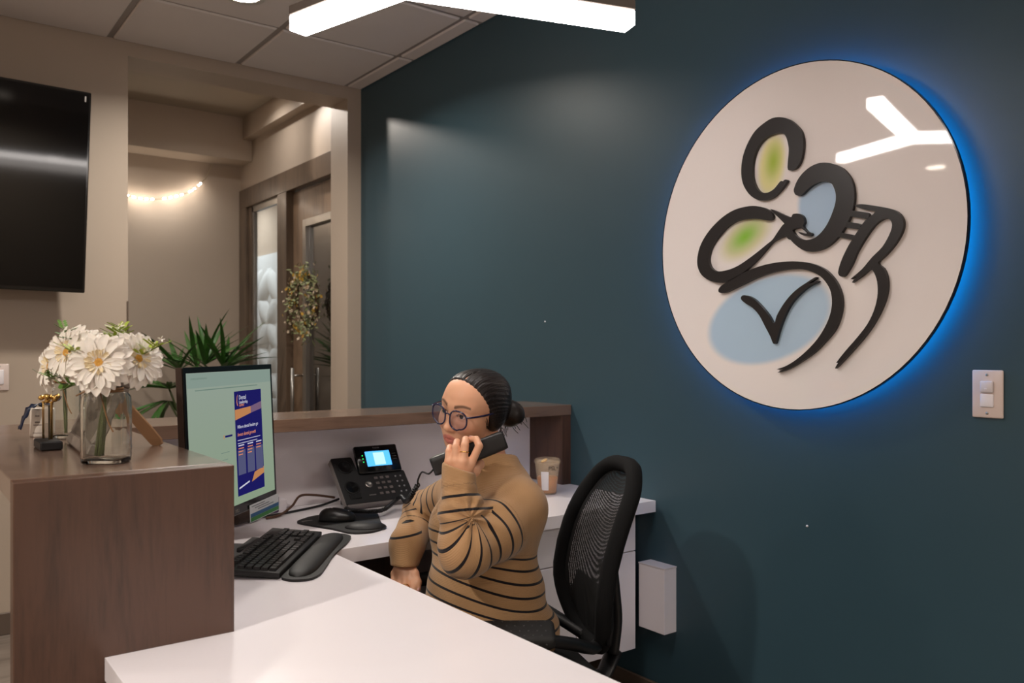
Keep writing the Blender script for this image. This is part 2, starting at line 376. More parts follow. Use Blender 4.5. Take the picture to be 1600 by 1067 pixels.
# ------------------------------------------------------------------ fittings on the walls
def wallplate(name, label, T, sensor=True):
    t = thing(name, label, 'wall switch'); t.matrix_local = T       # local: x right, y up, z out of the wall
    m_pl = M('plate_almond', (226, 208, 200), .3)
    b = MB(); b.box(-.037, -.06, 0, .037, .06, .007, .0035, 2); b.build('cover_plate', m_pl, t)
    if sensor:
        B('sensor_lens', m_whitep, -.016, .003, .006, .016, .033, .014, .004, t, 2); B('rocker', m_white, -.016, -.033, .006, .016, .0, .011, .003, t, 2)
        B('indicator', m_white, -.004, .012, .0135, .002, .015, .0148, 0, t)
    else: B('rocker', m_white, -.016, -.033, .006, .016, .033, .011, .003, t, 2)
    for z in (.048, -.048): MB().lathe([(.0, .0085), (.0035, .008), (.0035, .006)], 10, T=Matrix.Translation((0, z, 0))).build('screw', m_metal, t)
    return t
wallplate('wall_switch', 'almond occupancy sensor switch plate on teal wall right of the sign', frame((AX, .96, 1.18), (0, -1, 0), (0, 0, 1), (-1, 0, 0)))
wallplate('wall_switch', 'small white switch plate on the beige wall below the television', frame((.415, BY, 1.168), (1, 0, 0), (0, 0, 1), (0, -1, 0)), False)
B('corner_guard', m_casing, .949, BY-.003, .1, .957, BY+.03, 1.53, 0); tag(bpy.data.objects['corner_guard'], 'thin brown corner guard on the edge of the opening', 'corner guard')
for y, z, nm in ((1.0, 1, 0),): pass
for (y, z, lb) in ((2.72, 1.41, 'tiny pale wall anchor left of the round sign'), (1.475, .762, 'tiny pale wall anchor low on the teal wall under the sign')):
    t = MB().lathe([(0, .004), (.003, .003), (.004, 0)], 8, T=Matrix.Rotation(-math.pi/2, 4, 'Y')).build('wall_anchor', m_white, None, (AX, y, z)); tag(t, lb, 'wall anchor')
# television
tv = thing('television', 'large black wall-mounted television tilted forward', 'television', (.0, 4.262, 1.553))
Tt = Matrix.Translation((.735, 0, 0)) @ Matrix.Rotation(math.radians(.8), 4, 'Y') @ Matrix.Translation((-.735, 0, 0)) @ Matrix.Rotation(math.radians(5.5), 4, 'X'); tw, thh = 1.45, .905
b = MB(); b.box(.735-tw, -.012, 0, .735, .045, thh, .004, T=Tt); b.build('housing', m_gloss, tv)
m_tvs = M('tv_screen', (3, 3, 4), .065, spec=.35)
b = MB(); b.box(.735-tw+.01, -.0145, .018, .735-.01, -.012, thh-.01, T=Tt); b.build('screen', m_tvs, tv)
b = MB(); b.box(-.25, .01, .25, .15, .15, .65); b.build('wall_bracket', m_black, tv)
MB().box(.708, -.016, thh-.045, .714, -.0146, thh-.02, T=Tt).build('logo_badge', m_metal, tv)
# ================================================================== RECEPTION DESK
ZC, ZD = 1.07, .75
# wooden transaction counter: waterfall end panel + top, knee wall behind
ct = thing('transaction_counter', 'stained wooden transaction counter with a waterfall end panel carrying the flowers', 'counter')
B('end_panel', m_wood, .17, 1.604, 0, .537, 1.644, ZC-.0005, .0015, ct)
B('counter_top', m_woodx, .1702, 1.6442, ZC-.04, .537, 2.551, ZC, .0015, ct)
B('knee_wall', m_whitep, .40, 1.645, 0, .5369, 2.86, ZC-.04, 0, ct)
# back ledge along the desk to the teal wall
lg = thing('counter_ledge', 'long stained wooden ledge behind the desk running to the teal wall', 'counter')
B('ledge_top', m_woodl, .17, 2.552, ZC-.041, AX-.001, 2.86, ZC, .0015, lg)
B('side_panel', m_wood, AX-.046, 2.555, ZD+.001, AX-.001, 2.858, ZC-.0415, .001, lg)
B('back_panel', m_white, .5375, 2.765, ZD+.0005, AX-.0465, 2.80, ZC-.0415, 0, lg)
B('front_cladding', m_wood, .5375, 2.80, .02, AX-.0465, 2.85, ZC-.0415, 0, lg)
# white worktop: one continuous L
wt = MB(); wt.prism([(.309, .55), (.955, .55), (.955, 2.09), (AX-.002, 2.09), (AX-.002, 2.764), (.5378, 2.764), (.5378, 1.6035), (.309, 1.6035)], ZD-.04, ZD)
tag(wt.build('desk_worktop', m_white), 'white L-shaped laminate desk top under the keyboard and phone', 'desk')
dl = thing('desk_leg_panel', 'white panel leg carrying the near end of the desk top', 'desk leg')
B('panel', m_whitep, .33, .60, 0, .93, .64, ZD-.0405, .001, dl)
B('stretcher', m_whitep, .33, .641, .5, .35, 1.6, ZD-.0405, 0, dl)
# drawer pedestal under the worktop by the teal wall
pe = thing('drawer_pedestal', 'white drawer pedestal hung under the desk next to the teal wall', 'cabinet')
B('carcass', m_whitep, 1.60, 2.142, .225, 2.142, 2.74, ZD-.041, 0, pe)
B('filler_strip', m_whitep, 2.1425, 2.19, .225, AX-.0125, 2.7, ZD-.041, 0, pe)
for (x0, x1) in ((1.602, 1.86), (1.864, 2.142)):
    B('drawer_front', m_white, x0, 2.12, .577, x1, 2.1415, .706, .0015, pe)
    B('door_front', m_white, x0, 2.12, .226, x1, 2.1415, .573, .0015, pe)
bx = thing('wall_box', 'small white box cover on the teal wall beside the drawer pedestal', 'box')
B('box_cover', m_white, 2.153, 1.993, .305, AX, 2.116, .53, .0015, bx)
B('box_lid', m_whitep, 2.1515, 1.9915, .5305, AX, 2.1165, .534, 0, bx)

# ================================================================== ROUND SIGN
SX, SY_, SZ_ = 2.155, 1.4925, 1.6235
sg = thing('round_sign', 'large round white wall sign with black brushstroke figure and blue backlight', 'sign', (AX, SY_, SZ_))
m_pl, n, l, bs = newmat('sign_acrylic')
bs.inputs['Roughness'].default_value = .035; bs.inputs['Coat Weight'].default_value = .2
tc = n.new('ShaderNodeTexCoord'); sp = n.new('ShaderNodeSeparateXYZ'); l.new(tc.outputs['Object'], sp.inputs[0])
def mth(op, a, b2=None, c=None):
    q = n.new('ShaderNodeMath'); q.operation = op
    for i, x in enumerate((a, b2, c)):
        if x is None: continue
        if isinstance(x, (int, float)): q.inputs[i].default_value = x
        else: l.new(x, q.inputs[i])
    return q.outputs[0]
base = None
def patch(prev, cy, cz, ry, rz, ang, col, lo, hi):
    ca, sa = math.cos(ang), math.sin(ang)
    dy = mth('ADD', sp.outputs[1], -(cy-SY_)); dz = mth('ADD', sp.outputs[2], -(cz-SZ_))
    u = mth('DIVIDE', mth('ADD', mth('MULTIPLY', dy, ca), mth('MULTIPLY', dz, sa)), ry)
    v = mth('DIVIDE', mth('ADD', mth('MULTIPLY', dy, -sa), mth('MULTIPLY', dz, ca)), rz)
    r = mth('SQRT', mth('ADD', mth('MULTIPLY', u, u), mth('MULTIPLY', v, v)))
    mr = n.new('ShaderNodeMapRange'); mr.interpolation_type = 'SMOOTHSTEP'
    mr.inputs[1].default_value = lo; mr.inputs[2].default_value = hi; mr.inputs[3].default_value = 1; mr.inputs[4].default_value = 0
    l.new(r, mr.inputs[0])
    mx = n.new('ShaderNodeMix'); mx.data_type = 'RGBA'; l.new(mr.outputs[0], mx.inputs[0])
    if prev is None: mx.inputs[6].default_value = rgba((250, 243, 241))
    else: l.new(prev, mx.inputs[6])
    mx.inputs[7].default_value = rgba(col); return mx.outputs[2]
q = patch(None, 1.558, 1.852, .056, .112, math.radians(8), (240, 232, 170), .55, 1.05)
q = patch(q, 1.552, 1.862, .045, .085, math.radians(8), (178, 202, 88), .0, 1.0)
q = patch(q, 1.655, 1.643, .125, .068, math.radians(-28), (224, 220, 176), .5, 1.05)
q = patch(q, 1.657, 1.645, .095, .05, math.radians(-28), (148, 206, 80), .0, 1.0)
q = patch(q, 1.395, 1.70, .075, .105, math.radians(-12), (188, 214, 240), .75, 1.05)
q = patch(q, 1.578, 1.382, .237, .135, math.radians(-14), (186, 214, 238), .86, 1.03)
l.new(q, bs.inputs['Base Color'])
RY = Matrix.Rotation(-math.pi/2, 4, 'Y')      # lathe z -> -x
R_ = .512
MB().lathe([(0, .060), (R_-.003, .060), (R_-.0028, .050), (0, .050)], 96, T=RY, smooth=False).build('face_plate', m_pl, sg)
MB().lathe([(R_-.0029, .0605), (R_, .0605), (R_, .048), (R_-.0029, .048), (R_-.0029, .0605)], 96, T=RY, smooth=False).build('black_rim', m_gloss, sg)
MB().lathe([(.462, .0498), (.465, .0498), (.465, .001), (.462, .001)], 64, T=RY).build('mounting_can', m_black, sg)
m_led2 = EMIT('blue_led', (0, 158, 255), 13.0)
MB().lathe([(.4652, .040), (.472, .040), (.472, .030), (.4652, .030), (.4652, .040)], 96, T=RY).build('led_strip', m_led2, sg)
LOGO = {"head":[[1.492,1.826],[1.479,1.822],[1.462,1.827],[1.448,1.846],[1.441,1.877],[1.441,1.906],[1.448,1.931],[1.467,1.955],[1.49,1.975],[1.519,1.987],[1.548,1.99],[1.578,1.981],[1.608,1.965],[1.631,1.94],[1.649,1.909],[1.659,1.876],[1.661,1.842],[1.655,1.811],[1.639,1.783],[1.618,1.762],[1.593,1.749],[1.568,1.746],[1.543,1.751],[1.524,1.763],[1.507,1.777],[1.494,1.793],[1.504,1.797],[1.52,1.783],[1.512,1.792],[1.518,1.795],[1.536,1.779],[1.548,1.772],[1.563,1.768],[1.58,1.77],[1.595,1.778],[1.608,1.795],[1.617,1.818],[1.619,1.843],[1.617,1.869],[1.608,1.897],[1.593,1.919],[1.573,1.934],[1.551,1.94],[1.529,1.941],[1.509,1.936],[1.499,1.925],[1.493,1.908],[1.489,1.887],[1.49,1.866],[1.492,1.85]],"hook":[[1.472,1.759],[1.469,1.771],[1.46,1.788],[1.444,1.805],[1.421,1.819],[1.394,1.826],[1.368,1.824],[1.342,1.815],[1.316,1.799],[1.297,1.777],[1.285,1.752],[1.28,1.724],[1.281,1.698],[1.287,1.672],[1.299,1.647],[1.316,1.622],[1.337,1.601],[1.363,1.584],[1.39,1.576],[1.416,1.575],[1.439,1.581],[1.462,1.596],[1.481,1.614],[1.497,1.636],[1.479,1.644],[1.472,1.635],[1.458,1.621],[1.439,1.612],[1.421,1.61],[1.399,1.615],[1.376,1.632],[1.359,1.654],[1.346,1.68],[1.337,1.706],[1.336,1.729],[1.342,1.749],[1.35,1.762],[1.368,1.77],[1.385,1.772],[1.407,1.767],[1.425,1.758],[1.439,1.748],[1.451,1.743],[1.465,1.746]],"loop":[[1.573,1.686],[1.554,1.683],[1.544,1.689],[1.547,1.701],[1.56,1.715],[1.585,1.727],[1.616,1.735],[1.653,1.736],[1.692,1.731],[1.732,1.716],[1.772,1.691],[1.804,1.662],[1.827,1.629],[1.837,1.596],[1.837,1.569],[1.825,1.543],[1.804,1.525],[1.776,1.512],[1.742,1.506],[1.705,1.51],[1.666,1.526],[1.634,1.544],[1.597,1.572],[1.573,1.593],[1.548,1.615],[1.525,1.624],[1.493,1.634],[1.487,1.655],[1.504,1.667],[1.525,1.647],[1.545,1.624],[1.563,1.613],[1.597,1.593],[1.634,1.573],[1.673,1.555],[1.712,1.545],[1.752,1.543],[1.776,1.553],[1.788,1.57],[1.79,1.592],[1.781,1.619],[1.762,1.644],[1.738,1.666],[1.712,1.684],[1.679,1.696],[1.641,1.698],[1.603,1.694]],"body":[[1.554,1.717],[1.487,1.684],[1.475,1.691],[1.456,1.69],[1.442,1.681],[1.436,1.663],[1.441,1.652],[1.427,1.635],[1.413,1.628],[1.416,1.621],[1.432,1.622],[1.447,1.628],[1.457,1.637],[1.44,1.631],[1.428,1.63],[1.447,1.646],[1.466,1.647],[1.476,1.643],[1.468,1.628],[1.487,1.617],[1.501,1.634],[1.513,1.655],[1.504,1.667]],"arc":[[1.751,1.482],[1.742,1.494],[1.715,1.508],[1.679,1.522],[1.634,1.537],[1.585,1.548],[1.537,1.553],[1.49,1.553],[1.444,1.548],[1.406,1.538],[1.373,1.522],[1.347,1.498],[1.329,1.471],[1.319,1.442],[1.317,1.414],[1.324,1.381],[1.339,1.348],[1.368,1.316],[1.406,1.282],[1.45,1.255],[1.49,1.234],[1.528,1.223],[1.508,1.233],[1.531,1.232],[1.501,1.242],[1.467,1.26],[1.428,1.289],[1.395,1.321],[1.371,1.354],[1.355,1.387],[1.348,1.42],[1.351,1.453],[1.363,1.478],[1.384,1.501],[1.411,1.516],[1.444,1.526],[1.484,1.529],[1.525,1.527],[1.566,1.521],[1.609,1.511],[1.653,1.496],[1.692,1.483],[1.725,1.473],[1.744,1.474]],"vee":[[1.662,1.455],[1.655,1.461],[1.638,1.459],[1.612,1.447],[1.585,1.423],[1.56,1.396],[1.541,1.37],[1.531,1.393],[1.513,1.42],[1.49,1.446],[1.461,1.469],[1.428,1.487],[1.401,1.5],[1.399,1.496],[1.422,1.483],[1.394,1.489],[1.393,1.485],[1.422,1.474],[1.45,1.456],[1.478,1.431],[1.498,1.402],[1.513,1.372],[1.525,1.342],[1.535,1.312],[1.544,1.311],[1.554,1.332],[1.573,1.363],[1.594,1.397],[1.619,1.421],[1.644,1.435],[1.66,1.447]],"legs":[[1.277,1.69],[1.257,1.69],[1.218,1.68],[1.18,1.668],[1.157,1.656],[1.143,1.636],[1.141,1.614],[1.15,1.591],[1.168,1.566],[1.189,1.545],[1.211,1.526],[1.196,1.51],[1.187,1.489],[1.184,1.462],[1.189,1.431],[1.204,1.395],[1.228,1.355],[1.257,1.319],[1.297,1.277],[1.338,1.238],[1.325,1.261],[1.335,1.254],[1.307,1.287],[1.272,1.324],[1.242,1.36],[1.223,1.396],[1.213,1.432],[1.212,1.464],[1.218,1.491],[1.232,1.51],[1.257,1.494],[1.287,1.477],[1.272,1.494],[1.291,1.487],[1.257,1.512],[1.228,1.542],[1.199,1.567],[1.18,1.596],[1.172,1.617],[1.173,1.631],[1.182,1.641],[1.194,1.642],[1.213,1.634],[1.232,1.616],[1.252,1.59],[1.272,1.56],[1.287,1.529],[1.307,1.5],[1.32,1.496],[1.328,1.504],[1.327,1.518],[1.317,1.545],[1.297,1.581],[1.272,1.615],[1.247,1.645],[1.218,1.664],[1.242,1.672],[1.272,1.684]],"fing":[[[1.297,1.671],[1.245,1.657]],[[1.312,1.642],[1.27,1.631]],[[1.333,1.616],[1.288,1.603]]]}
m_stroke = M('black_acrylic', (36, 33, 34), .38, var=.05)
TS = frame((-.060, -SY_, -SZ_), (0, 1, 0), (0, 0, 1), (1, 0, 0))
for nm in ('head', 'hook', 'loop', 'body', 'arc', 'vee', 'legs'):
    MB().prism(spline(LOGO[nm], 3, True), -.0125 if nm not in ('body',) else -.0128, -.0002, T=TS).build('brush_stroke', m_stroke, sg)
for (a, b2), rr in zip(LOGO['fing'], (.0085, .008, .007)):
    d = (Vector(b2)-Vector(a)).normalized(); nrm = Vector((-d.y, d.x)); pts = []
    for k in range(9): t = math.pi*k/8; pts.append(Vector(b2)+nrm*math.cos(t)*rr+d*math.sin(t)*rr)
    pts += [Vector(a)-nrm*rr, Vector(a)+nrm*rr]
    MB().prism([(p.x, p.y) for p in pts], -.0122, -.0002, T=TS).build('brush_stroke', m_stroke, sg)

# ================================================================== OFFICE CHAIR
CX, CY = 1.292, 1.783; CF = Vector((-.94, .34, 0)).normalized()
ch = thing('office_chair', 'black mesh-back swivel office chair behind the seated woman', 'chair', (CX, CY, 0), math.atan2(CF.y, CF.x))  # local +x forward, +y its left
m_mesh, n, l, bs = newmat('chair_mesh_fabric')
bs.inputs['Base Color'].default_value = rgba((20, 20, 21)); bs.inputs['Roughness'].default_value = .75
tc = n.new('ShaderNodeTexCoord')
ck = n.new('ShaderNodeTexVoronoi'); ck.inputs['Scale'].default_value = 330; ck.inputs['Randomness'].default_value = .25; l.new(tc.outputs['Object'], ck.inputs['Vector'])
gt = n.new('ShaderNodeMath'); gt.operation = 'GREATER_THAN'; gt.inputs[1].default_value = .30; l.new(ck.outputs['Distance'], gt.inputs[0])
l.new(gt.outputs[0], bs.inputs['Alpha'])
m_fab = M('black_seat_fabric', (22, 22, 23), .85, var=.1, bump=.3, bscale=500, spec=.2)
def back_pt(a, z, off=0):       # curved backrest surface: a in -1..1 across, z height
    zz = (z-.52)/.5; hw = .176*(1-.0*zz)
    y = a*hw; x = -.275-.10*zz+.055*math.sin(max(0, min(1, (z-.50)/.42))*math.pi)*.5 + .05*(a*a) + off
    return Vector((x, y, z))
def outline(sc=1.0, N=56):      # rounded shield outline of the backrest, z .47 .. .995
    out = []
    for k in range(N):
        t = 2*math.pi*k/N; ct_, st_ = math.cos(t), math.sin(t)
        e = 2/3.2; a = math.copysign(abs(ct_)**e, ct_); bz = math.copysign(abs(st_)**e, st_)
        z = .735+.258*bz*sc; wid = 1.0 if bz > -.3 else 1-.30*((-bz-.3)/.7)**1.5
        out.append((a*sc*wid*(1-.10*max(0, bz)**2), z))
    return out
b = MB(); b.tube([back_pt(a, z) for a, z in outline(.93)], .0225, 10, True, flat=(1.0, 1.0)); b.build('back_frame', m_fab, ch)
def back_panel(sc, off, mat, name, z0=None):
    N = 56; o = outline(sc, N); rings = 6; vs = []; fs = []; cz = .735
    for r in range(rings+1):
        f = r/rings
        for a, z in o: vs.append(back_pt(a*f, cz+(z-cz)*f, off))
    for r in range(rings):
        for k in range(N): fs.append((r*N+k, r*N+(k+1) % N, (r+1)*N+(k+1) % N, (r+1)*N+k))
    return MB().add(vs, fs, True).build(name, mat, ch)
back_panel(.93, .004, m_mesh, 'mesh_back')
b = MB()     # lumbar support and spine behind the mesh
b.tube(spline([back_pt(0, .47, -.05), back_pt(0, .56, -.055), back_pt(0, .64, -.045), back_pt(0, .70, -.03)], 5), .022, 8, flat=(1, 2.4)); b.build('back_spine', m_black, ch)
b = MB(); b.tube(spline([back_pt(-.72, .60, -.016), back_pt(-.25, .575, -.02), back_pt(.25, .575, -.02), back_pt(.72, .60, -.016)], 6), .03, 8, flat=(2.5, .4)); b.build('lumbar_pad', m_black, ch)
b = MB(); b.box(-.24, -.245, .40, .25, .245, .475, .03, 3); b.build('seat', m_fab, ch)
b = MB(); b.box(-.15, -.12, .365, .12, .12, .40, .01, 2); b.tube([(-.14, 0, .385), (-.30, 0, .40), (-.335, 0, .47)], .03, 8, flat=(.5, 1.3)); b.build('mechanism', m_black, ch)
for sy in (1, -1):
    arm = MB(); arm.tube(spline([(-.265, sy*.04, .50), (-.20, sy*.15, .535), (-.11, sy*.235, .585), (-.02, sy*.262, .610), (.02, sy*.265, .605)], 6), .016, 8, flat=(1, 1.3)); arm.tube(spline([(.02, sy*.27, .61), (.0, sy*.275, .52), (-.02, sy*.25, .43), (-.02, sy*.10, .39)], 6), .016, 8)
    arm.build('arm_support', m_black, ch)
    T = TR((.085, sy*.265, .635), rz=-sy*math.radians(16), rx=sy*math.radians(-12))
    p = MB().box(-.14, -.043, -.0165, .15, .043, .0165, .012, 3, T=T).build('arm_pad', m_blackm, ch)
    dots = MB()
    for r_, yy in enumerate((-.030, -.010, .012, .032)):
        for k in range(13): dots.lathe([(0, .0171), (.0022, .0169), (.0026, .0161)], 6, T=T @ Matrix.Translation((-.118+k*.020+(r_ % 2)*.01, yy, 0)))
    for k in range(13): dots.lathe([(0, .0016), (.0022, .0014), (.0026, .0006)], 6, T=T @ Matrix.Translation((-.118+k*.020, sy*.043, .0)) @ Matrix.Rotation(-sy*math.pi/2, 4, 'X'))
    d_ = dots.build('grip_dots', M('dot_grey', (58, 56, 56), .5), p); d_['kind'] = 'stuff'
MB().lathe([(.028, .10), (.028, .24), (.018, .24), (.018, .37)], 16).build('gas_lift', m_black, ch)
for k in range(5):
    a = 2*math.pi*k/5+.3; b = MB(); b.tube([(.02*math.cos(a), .02*math.sin(a), .115), (.29*math.cos(a), .29*math.sin(a), .085)], [.03, .016], 8, flat=(.8, 1)); leg = b.build('base_leg', m_black, ch)
    c2 = MB(); c2.lathe([(0, -.02), (.027, -.018), (.03, -.006), (.03, .006), (.027, .018), (0, .02)], 16, T=TR((.29*math.cos(a), .29*math.sin(a), .031), rx=math.pi/2, rz=0) if False else Matrix.Translation((.29*math.cos(a), .29*math.sin(a), .031)) @ Matrix.Rotation(a, 4, 'Z') @ Matrix.Rotation(math.pi/2, 4, 'X'))
    c2.tube([(.29*math.cos(a), .29*math.sin(a), .05), (.29*math.cos(a), .29*math.sin(a), .095)], .008, 8); c2.build('caster', m_black, leg)
# ================================================================== ON THE DESK
def rounded(pts, r=.01, n=4):
    out = []; N = len(pts)
    for i in range(N):
        p = Vector(pts[i]); a = (Vector(pts[i-1])-p); b2 = (Vector(pts[(i+1) % N])-p); q = min(r, a.length/2.2, b2.length/2.2)
        A, B_ = p+a.normalized()*q, p+b2.normalized()*q
        for k in range(n+1): t = k/n; out.append(tuple((A*(1-t)**2+p*2*t*(1-t)+B_*t*t)))
    return out
# ---- monitor
mo = thing('computer_monitor', 'black computer monitor showing a navy event banner page', 'monitor')
MW, MH = .505, .388
mo.matrix_local = frame((.562, 1.985, .862), (.69, .7238, 0), (-.7238, .69, 0), (0, 0, 1)) @ Matrix.Rotation(math.radians(-2.5), 4, 'X')
m_side = M('monitor_side_brown_reflection', (88, 72, 64), .3, metal=.5)  # brown reflections on the side painted into the black monitor's shell colour
b = MB(); b.box(0, 0, 0, MW, .004, MH, .0012); b.build('bezel', m_gloss, mo)
b = MB(); b.box(.001, .0042, .0, MW-.001, .020, MH, .001); b.box(.1, .02, .08, .4, .045, .3, .01); b.build('back_shell', m_side, mo)
m_scr, n, l, bs = newmat('monitor_glow'); n.remove(bs)
e = n.new('ShaderNodeEmission'); tc = n.new('ShaderNodeTexCoord'); sp = n.new('ShaderNodeSeparateXYZ'); l.new(tc.outputs['Object'], sp.inputs[0])
cr = n.new('ShaderNodeValToRGB'); cr.color_ramp.elements[0].color = rgba((146, 166, 138)); cr.color_ramp.elements[1].color = rgba((156, 170, 158))
mr = n.new('ShaderNodeMapRange'); mr.inputs[1].default_value = 0; mr.inputs[2].default_value = MH; l.new(sp.outputs[2], mr.inputs[0]); l.new(mr.outputs[0], cr.inputs[0])
l.new(cr.outputs[0], e.inputs[0]); e.inputs[1].default_value = .42; l.new(e.outputs[0], n['Material Output'].inputs[0])
def E_(nm, c, s=.48): return EMIT(nm, c, s)
S0 = B('screen', m_scr, .012, -.0006, .026, MW-.013, 0, MH-.014, 0, mo)
e_navy, e_or, e_pur, e_wh, e_ort = E_('scr_navy', (30, 28, 96)), E_('scr_orange', (190, 130, 84)), E_('scr_purple', (118, 92, 120)), E_('scr_white', (206, 206, 222)), E_('scr_ortext', (222, 138, 104))
e_gr, e_bar, e_steel = E_('scr_grey', (112, 132, 122)), E_('scr_toolbar', (134, 152, 142)), E_('scr_steel', (84, 86, 120))
def scr(nm, m, x0, z0, x1, z1, d=.001): return B(nm, m, x0, -d, z0, x1, -d+.0003, z1, 0, S0)
def strip(nm, m, pts, d=.0014): return MB().prism(pts, 0, .0003, T=frame((0, -d, 0), (1, 0, 0), (0, 0, 1), (0, 1, 0))).build(nm, m, S0)
scr('toolbar', e_bar, .013, .338, MW-.014, .373); scr('bookmark_row', e_gr, .05, .3305, .40, .333); scr('tab', e_gr, .03, .358, .11, .362)
scr('banner', e_navy, .254, .046, .421, .320, .0012)
strip('orange_band', e_or, [(.2545, .245), (.35, .258), (.35, .276), (.2545, .272)]); strip('purple_band', e_pur, [(.35, .258), (.4205, .266), (.4205, .286), (.35, .276)])
strip('orange_band', e_or, [(.34, .072), (.4205, .086), (.4205, .104), (.36, .096)])
for x in (.262, .318, .372): scr('picture_strip', e_steel, x, .10, x+.045, .165, .0015)
def st(s, size, m, x, z, sh=0): text('screen_text', s, size, m, S0, frame((x, -.0022, z), (1, 0, 0), (0, 0, 1), (0, -1, 0)), shear=sh, ext=.0001)
st('Dental', .016, e_wh, .279, .304-.006); st('Leadership', .012, e_wh, .279, .290-.003); st('SUMMIT', .0085, e_ort, .279, .2795)
strip('logo_arc', e_ort, [(.266, .292), (.269, .306), (.275, .312), (.270, .304), (.269, .292), (.273, .281), (.269, .283)], .0016)
st('Where dental leaders go', .0128, e_wh, .262, .222, .25); st('Invest dental growth', .0135, e_ort, .262, .202, .25)
for z, w in ((.190, .14), (.182, .12)): scr('text_line', e_wh, .264, z, .264+w, z+.0016, .0015)
for x, h in ((.266, 3), (.322, 3), (.376, 2)):
    scr('text_line', e_wh, x, .1755, x+.034, .1785, .0018)
    for k in range(h): scr('text_line', e_ort, x, .1680-k*.008, x+.032-.004*k, .1705-k*.008, .0018)
strip('text_line', e_wh, [(.262, .064), (.325, .074), (.325, .078), (.262, .068)], .0018)
scr('text_line', e_navy, .195, .206, .235, .211); scr('logo_dot', e_or, .187, .203, .190, .213); scr('text_line', e_gr, .17, .168, .215, .1695); scr('text_line', e_gr, .175, .15, .205, .1515)
MB().tube([(.25, .05, .2), (.25, .07, .05), (.25, .075, -.106)], .025, 8, flat=(1, 1.4)).build('stand_neck', m_black, mo)
MB().prism(rounded([(.14, .0), (.37, .0), (.37, .12), (.14, .12)], .03), -.1125, -.1035, T=Matrix.Rotation(math.radians(2.5), 4, 'X')).build('stand_base', m_black, mo)
text('maker_mark', 'DELL', .011, m_metal, mo, frame((.235, -.0004, .007), (1, 0, 0), (0, 0, 1), (0, -1, 0)))
mo_w = mo.matrix_local.copy()
cd = thing('info_card', 'white blue and green card hanging from the monitor bottom edge', 'card'); cd.matrix_local = mo_w
b = MB(); b.box(.315, -.004, -.035, .507, -.0025, .012); b.build('card_sheet', M('card_white', (206, 210, 214), .5), cd)
B('blue_band', M('card_blue', (52, 96, 140), .5), .317, -.0045, -.022, .505, -.004, -.012, 0, cd); B('green_band', M('card_green', (62, 128, 70), .5), .317, -.0045, -.033, .505, -.004, -.0225, 0, cd)
m_cgr = M('card_print', (120, 126, 134), .5)
for k in range(3): B('print_line', m_cgr, .325+.02*k, -.0045, .005-.006*k, .41+.03*k, -.004, .0075-.006*k, 0, cd)
# small things under the monitor
pb = thing('tissue_packet', 'purple packet with white swirls under the monitor', 'packet', (.97, 2.69, ZD), .35)
MB().box(-.075, -.03, 0, .075, .03, .055, .006, 2).build('packet_body', M('packet_purple', (62, 30, 74), .4), pb)
for k in range(4): MB().tube(spline([(-.06+.03*k, -.0305, .006), (-.05+.03*k, -.0305, .028), (-.035+.03*k, -.0305, .04), (-.03+.03*k, -.0305, .052)], 4), .0022, 5).build('swirl', m_white, pb)
B('yellow_corner', M('packet_yellow', (206, 186, 40), .4), .042, -.0312, .012, .06, -.030, .045, 0, pb)
B('plug_block', m_white, .075, -.02, 0, .115, .02, .04, .004, pb, 2)
ht = thing('hand_torch', 'stubby dark brown round cap lying on the desk below the monitor', 'torch', (.895, 2.575, ZD), .6)
MB().lathe([(0, -.05), (.014, -.05), (.016, -.046), (.016, .01), (.0215, .02), (.0215, .05), (.019, .052), (0, .049)], 20, T=Matrix.Translation((0, 0, .0215)) @ Matrix.Rotation(math.pi/2, 4, 'Y')).build('torch_body', M('dark_brown_rubber', (52, 36, 28), .5), ht)
MB().lathe([(.0217, .028), (.0225, .03), (.0225, .04), (.0217, .042)], 20, T=Matrix.Translation((0, 0, .0215)) @ Matrix.Rotation(math.pi/2, 4, 'Y')).build('grip_ring', m_black, ht)
def cable(nm, lab, pts, r, m): 
    o = MB().tube(spline(pts, 8), r, 8).build(nm, m); return tag(o, lab, 'cable')
m_cbr = M('brown_cable', (84, 58, 44), .5)
cable('power_cable', 'brown cable looping across the desk to the desk phone', [(.97, 2.595, .756), (1.02, 2.61, .757), (1.09, 2.68, .768), (1.14, 2.73, .79), (1.20, 2.74, .785), (1.27, 2.735, .77)], .0042, m_cbr)
cable('network_cable', 'flat black cable lying on the desk behind the mouse', [(.96, 2.628, .755), (1.02, 2.636, .755), (1.10, 2.658, .755), (1.2, 2.69, .757), (1.27, 2.70, .77)], .004, m_black)
cable('thin_cable', 'thin dark cable on the desk right of the phone', [(1.52, 2.74, .77), (1.58, 2.70, .754), (1.63, 2.71, .753), (1.70, 2.68, .753)], .0022, m_black)
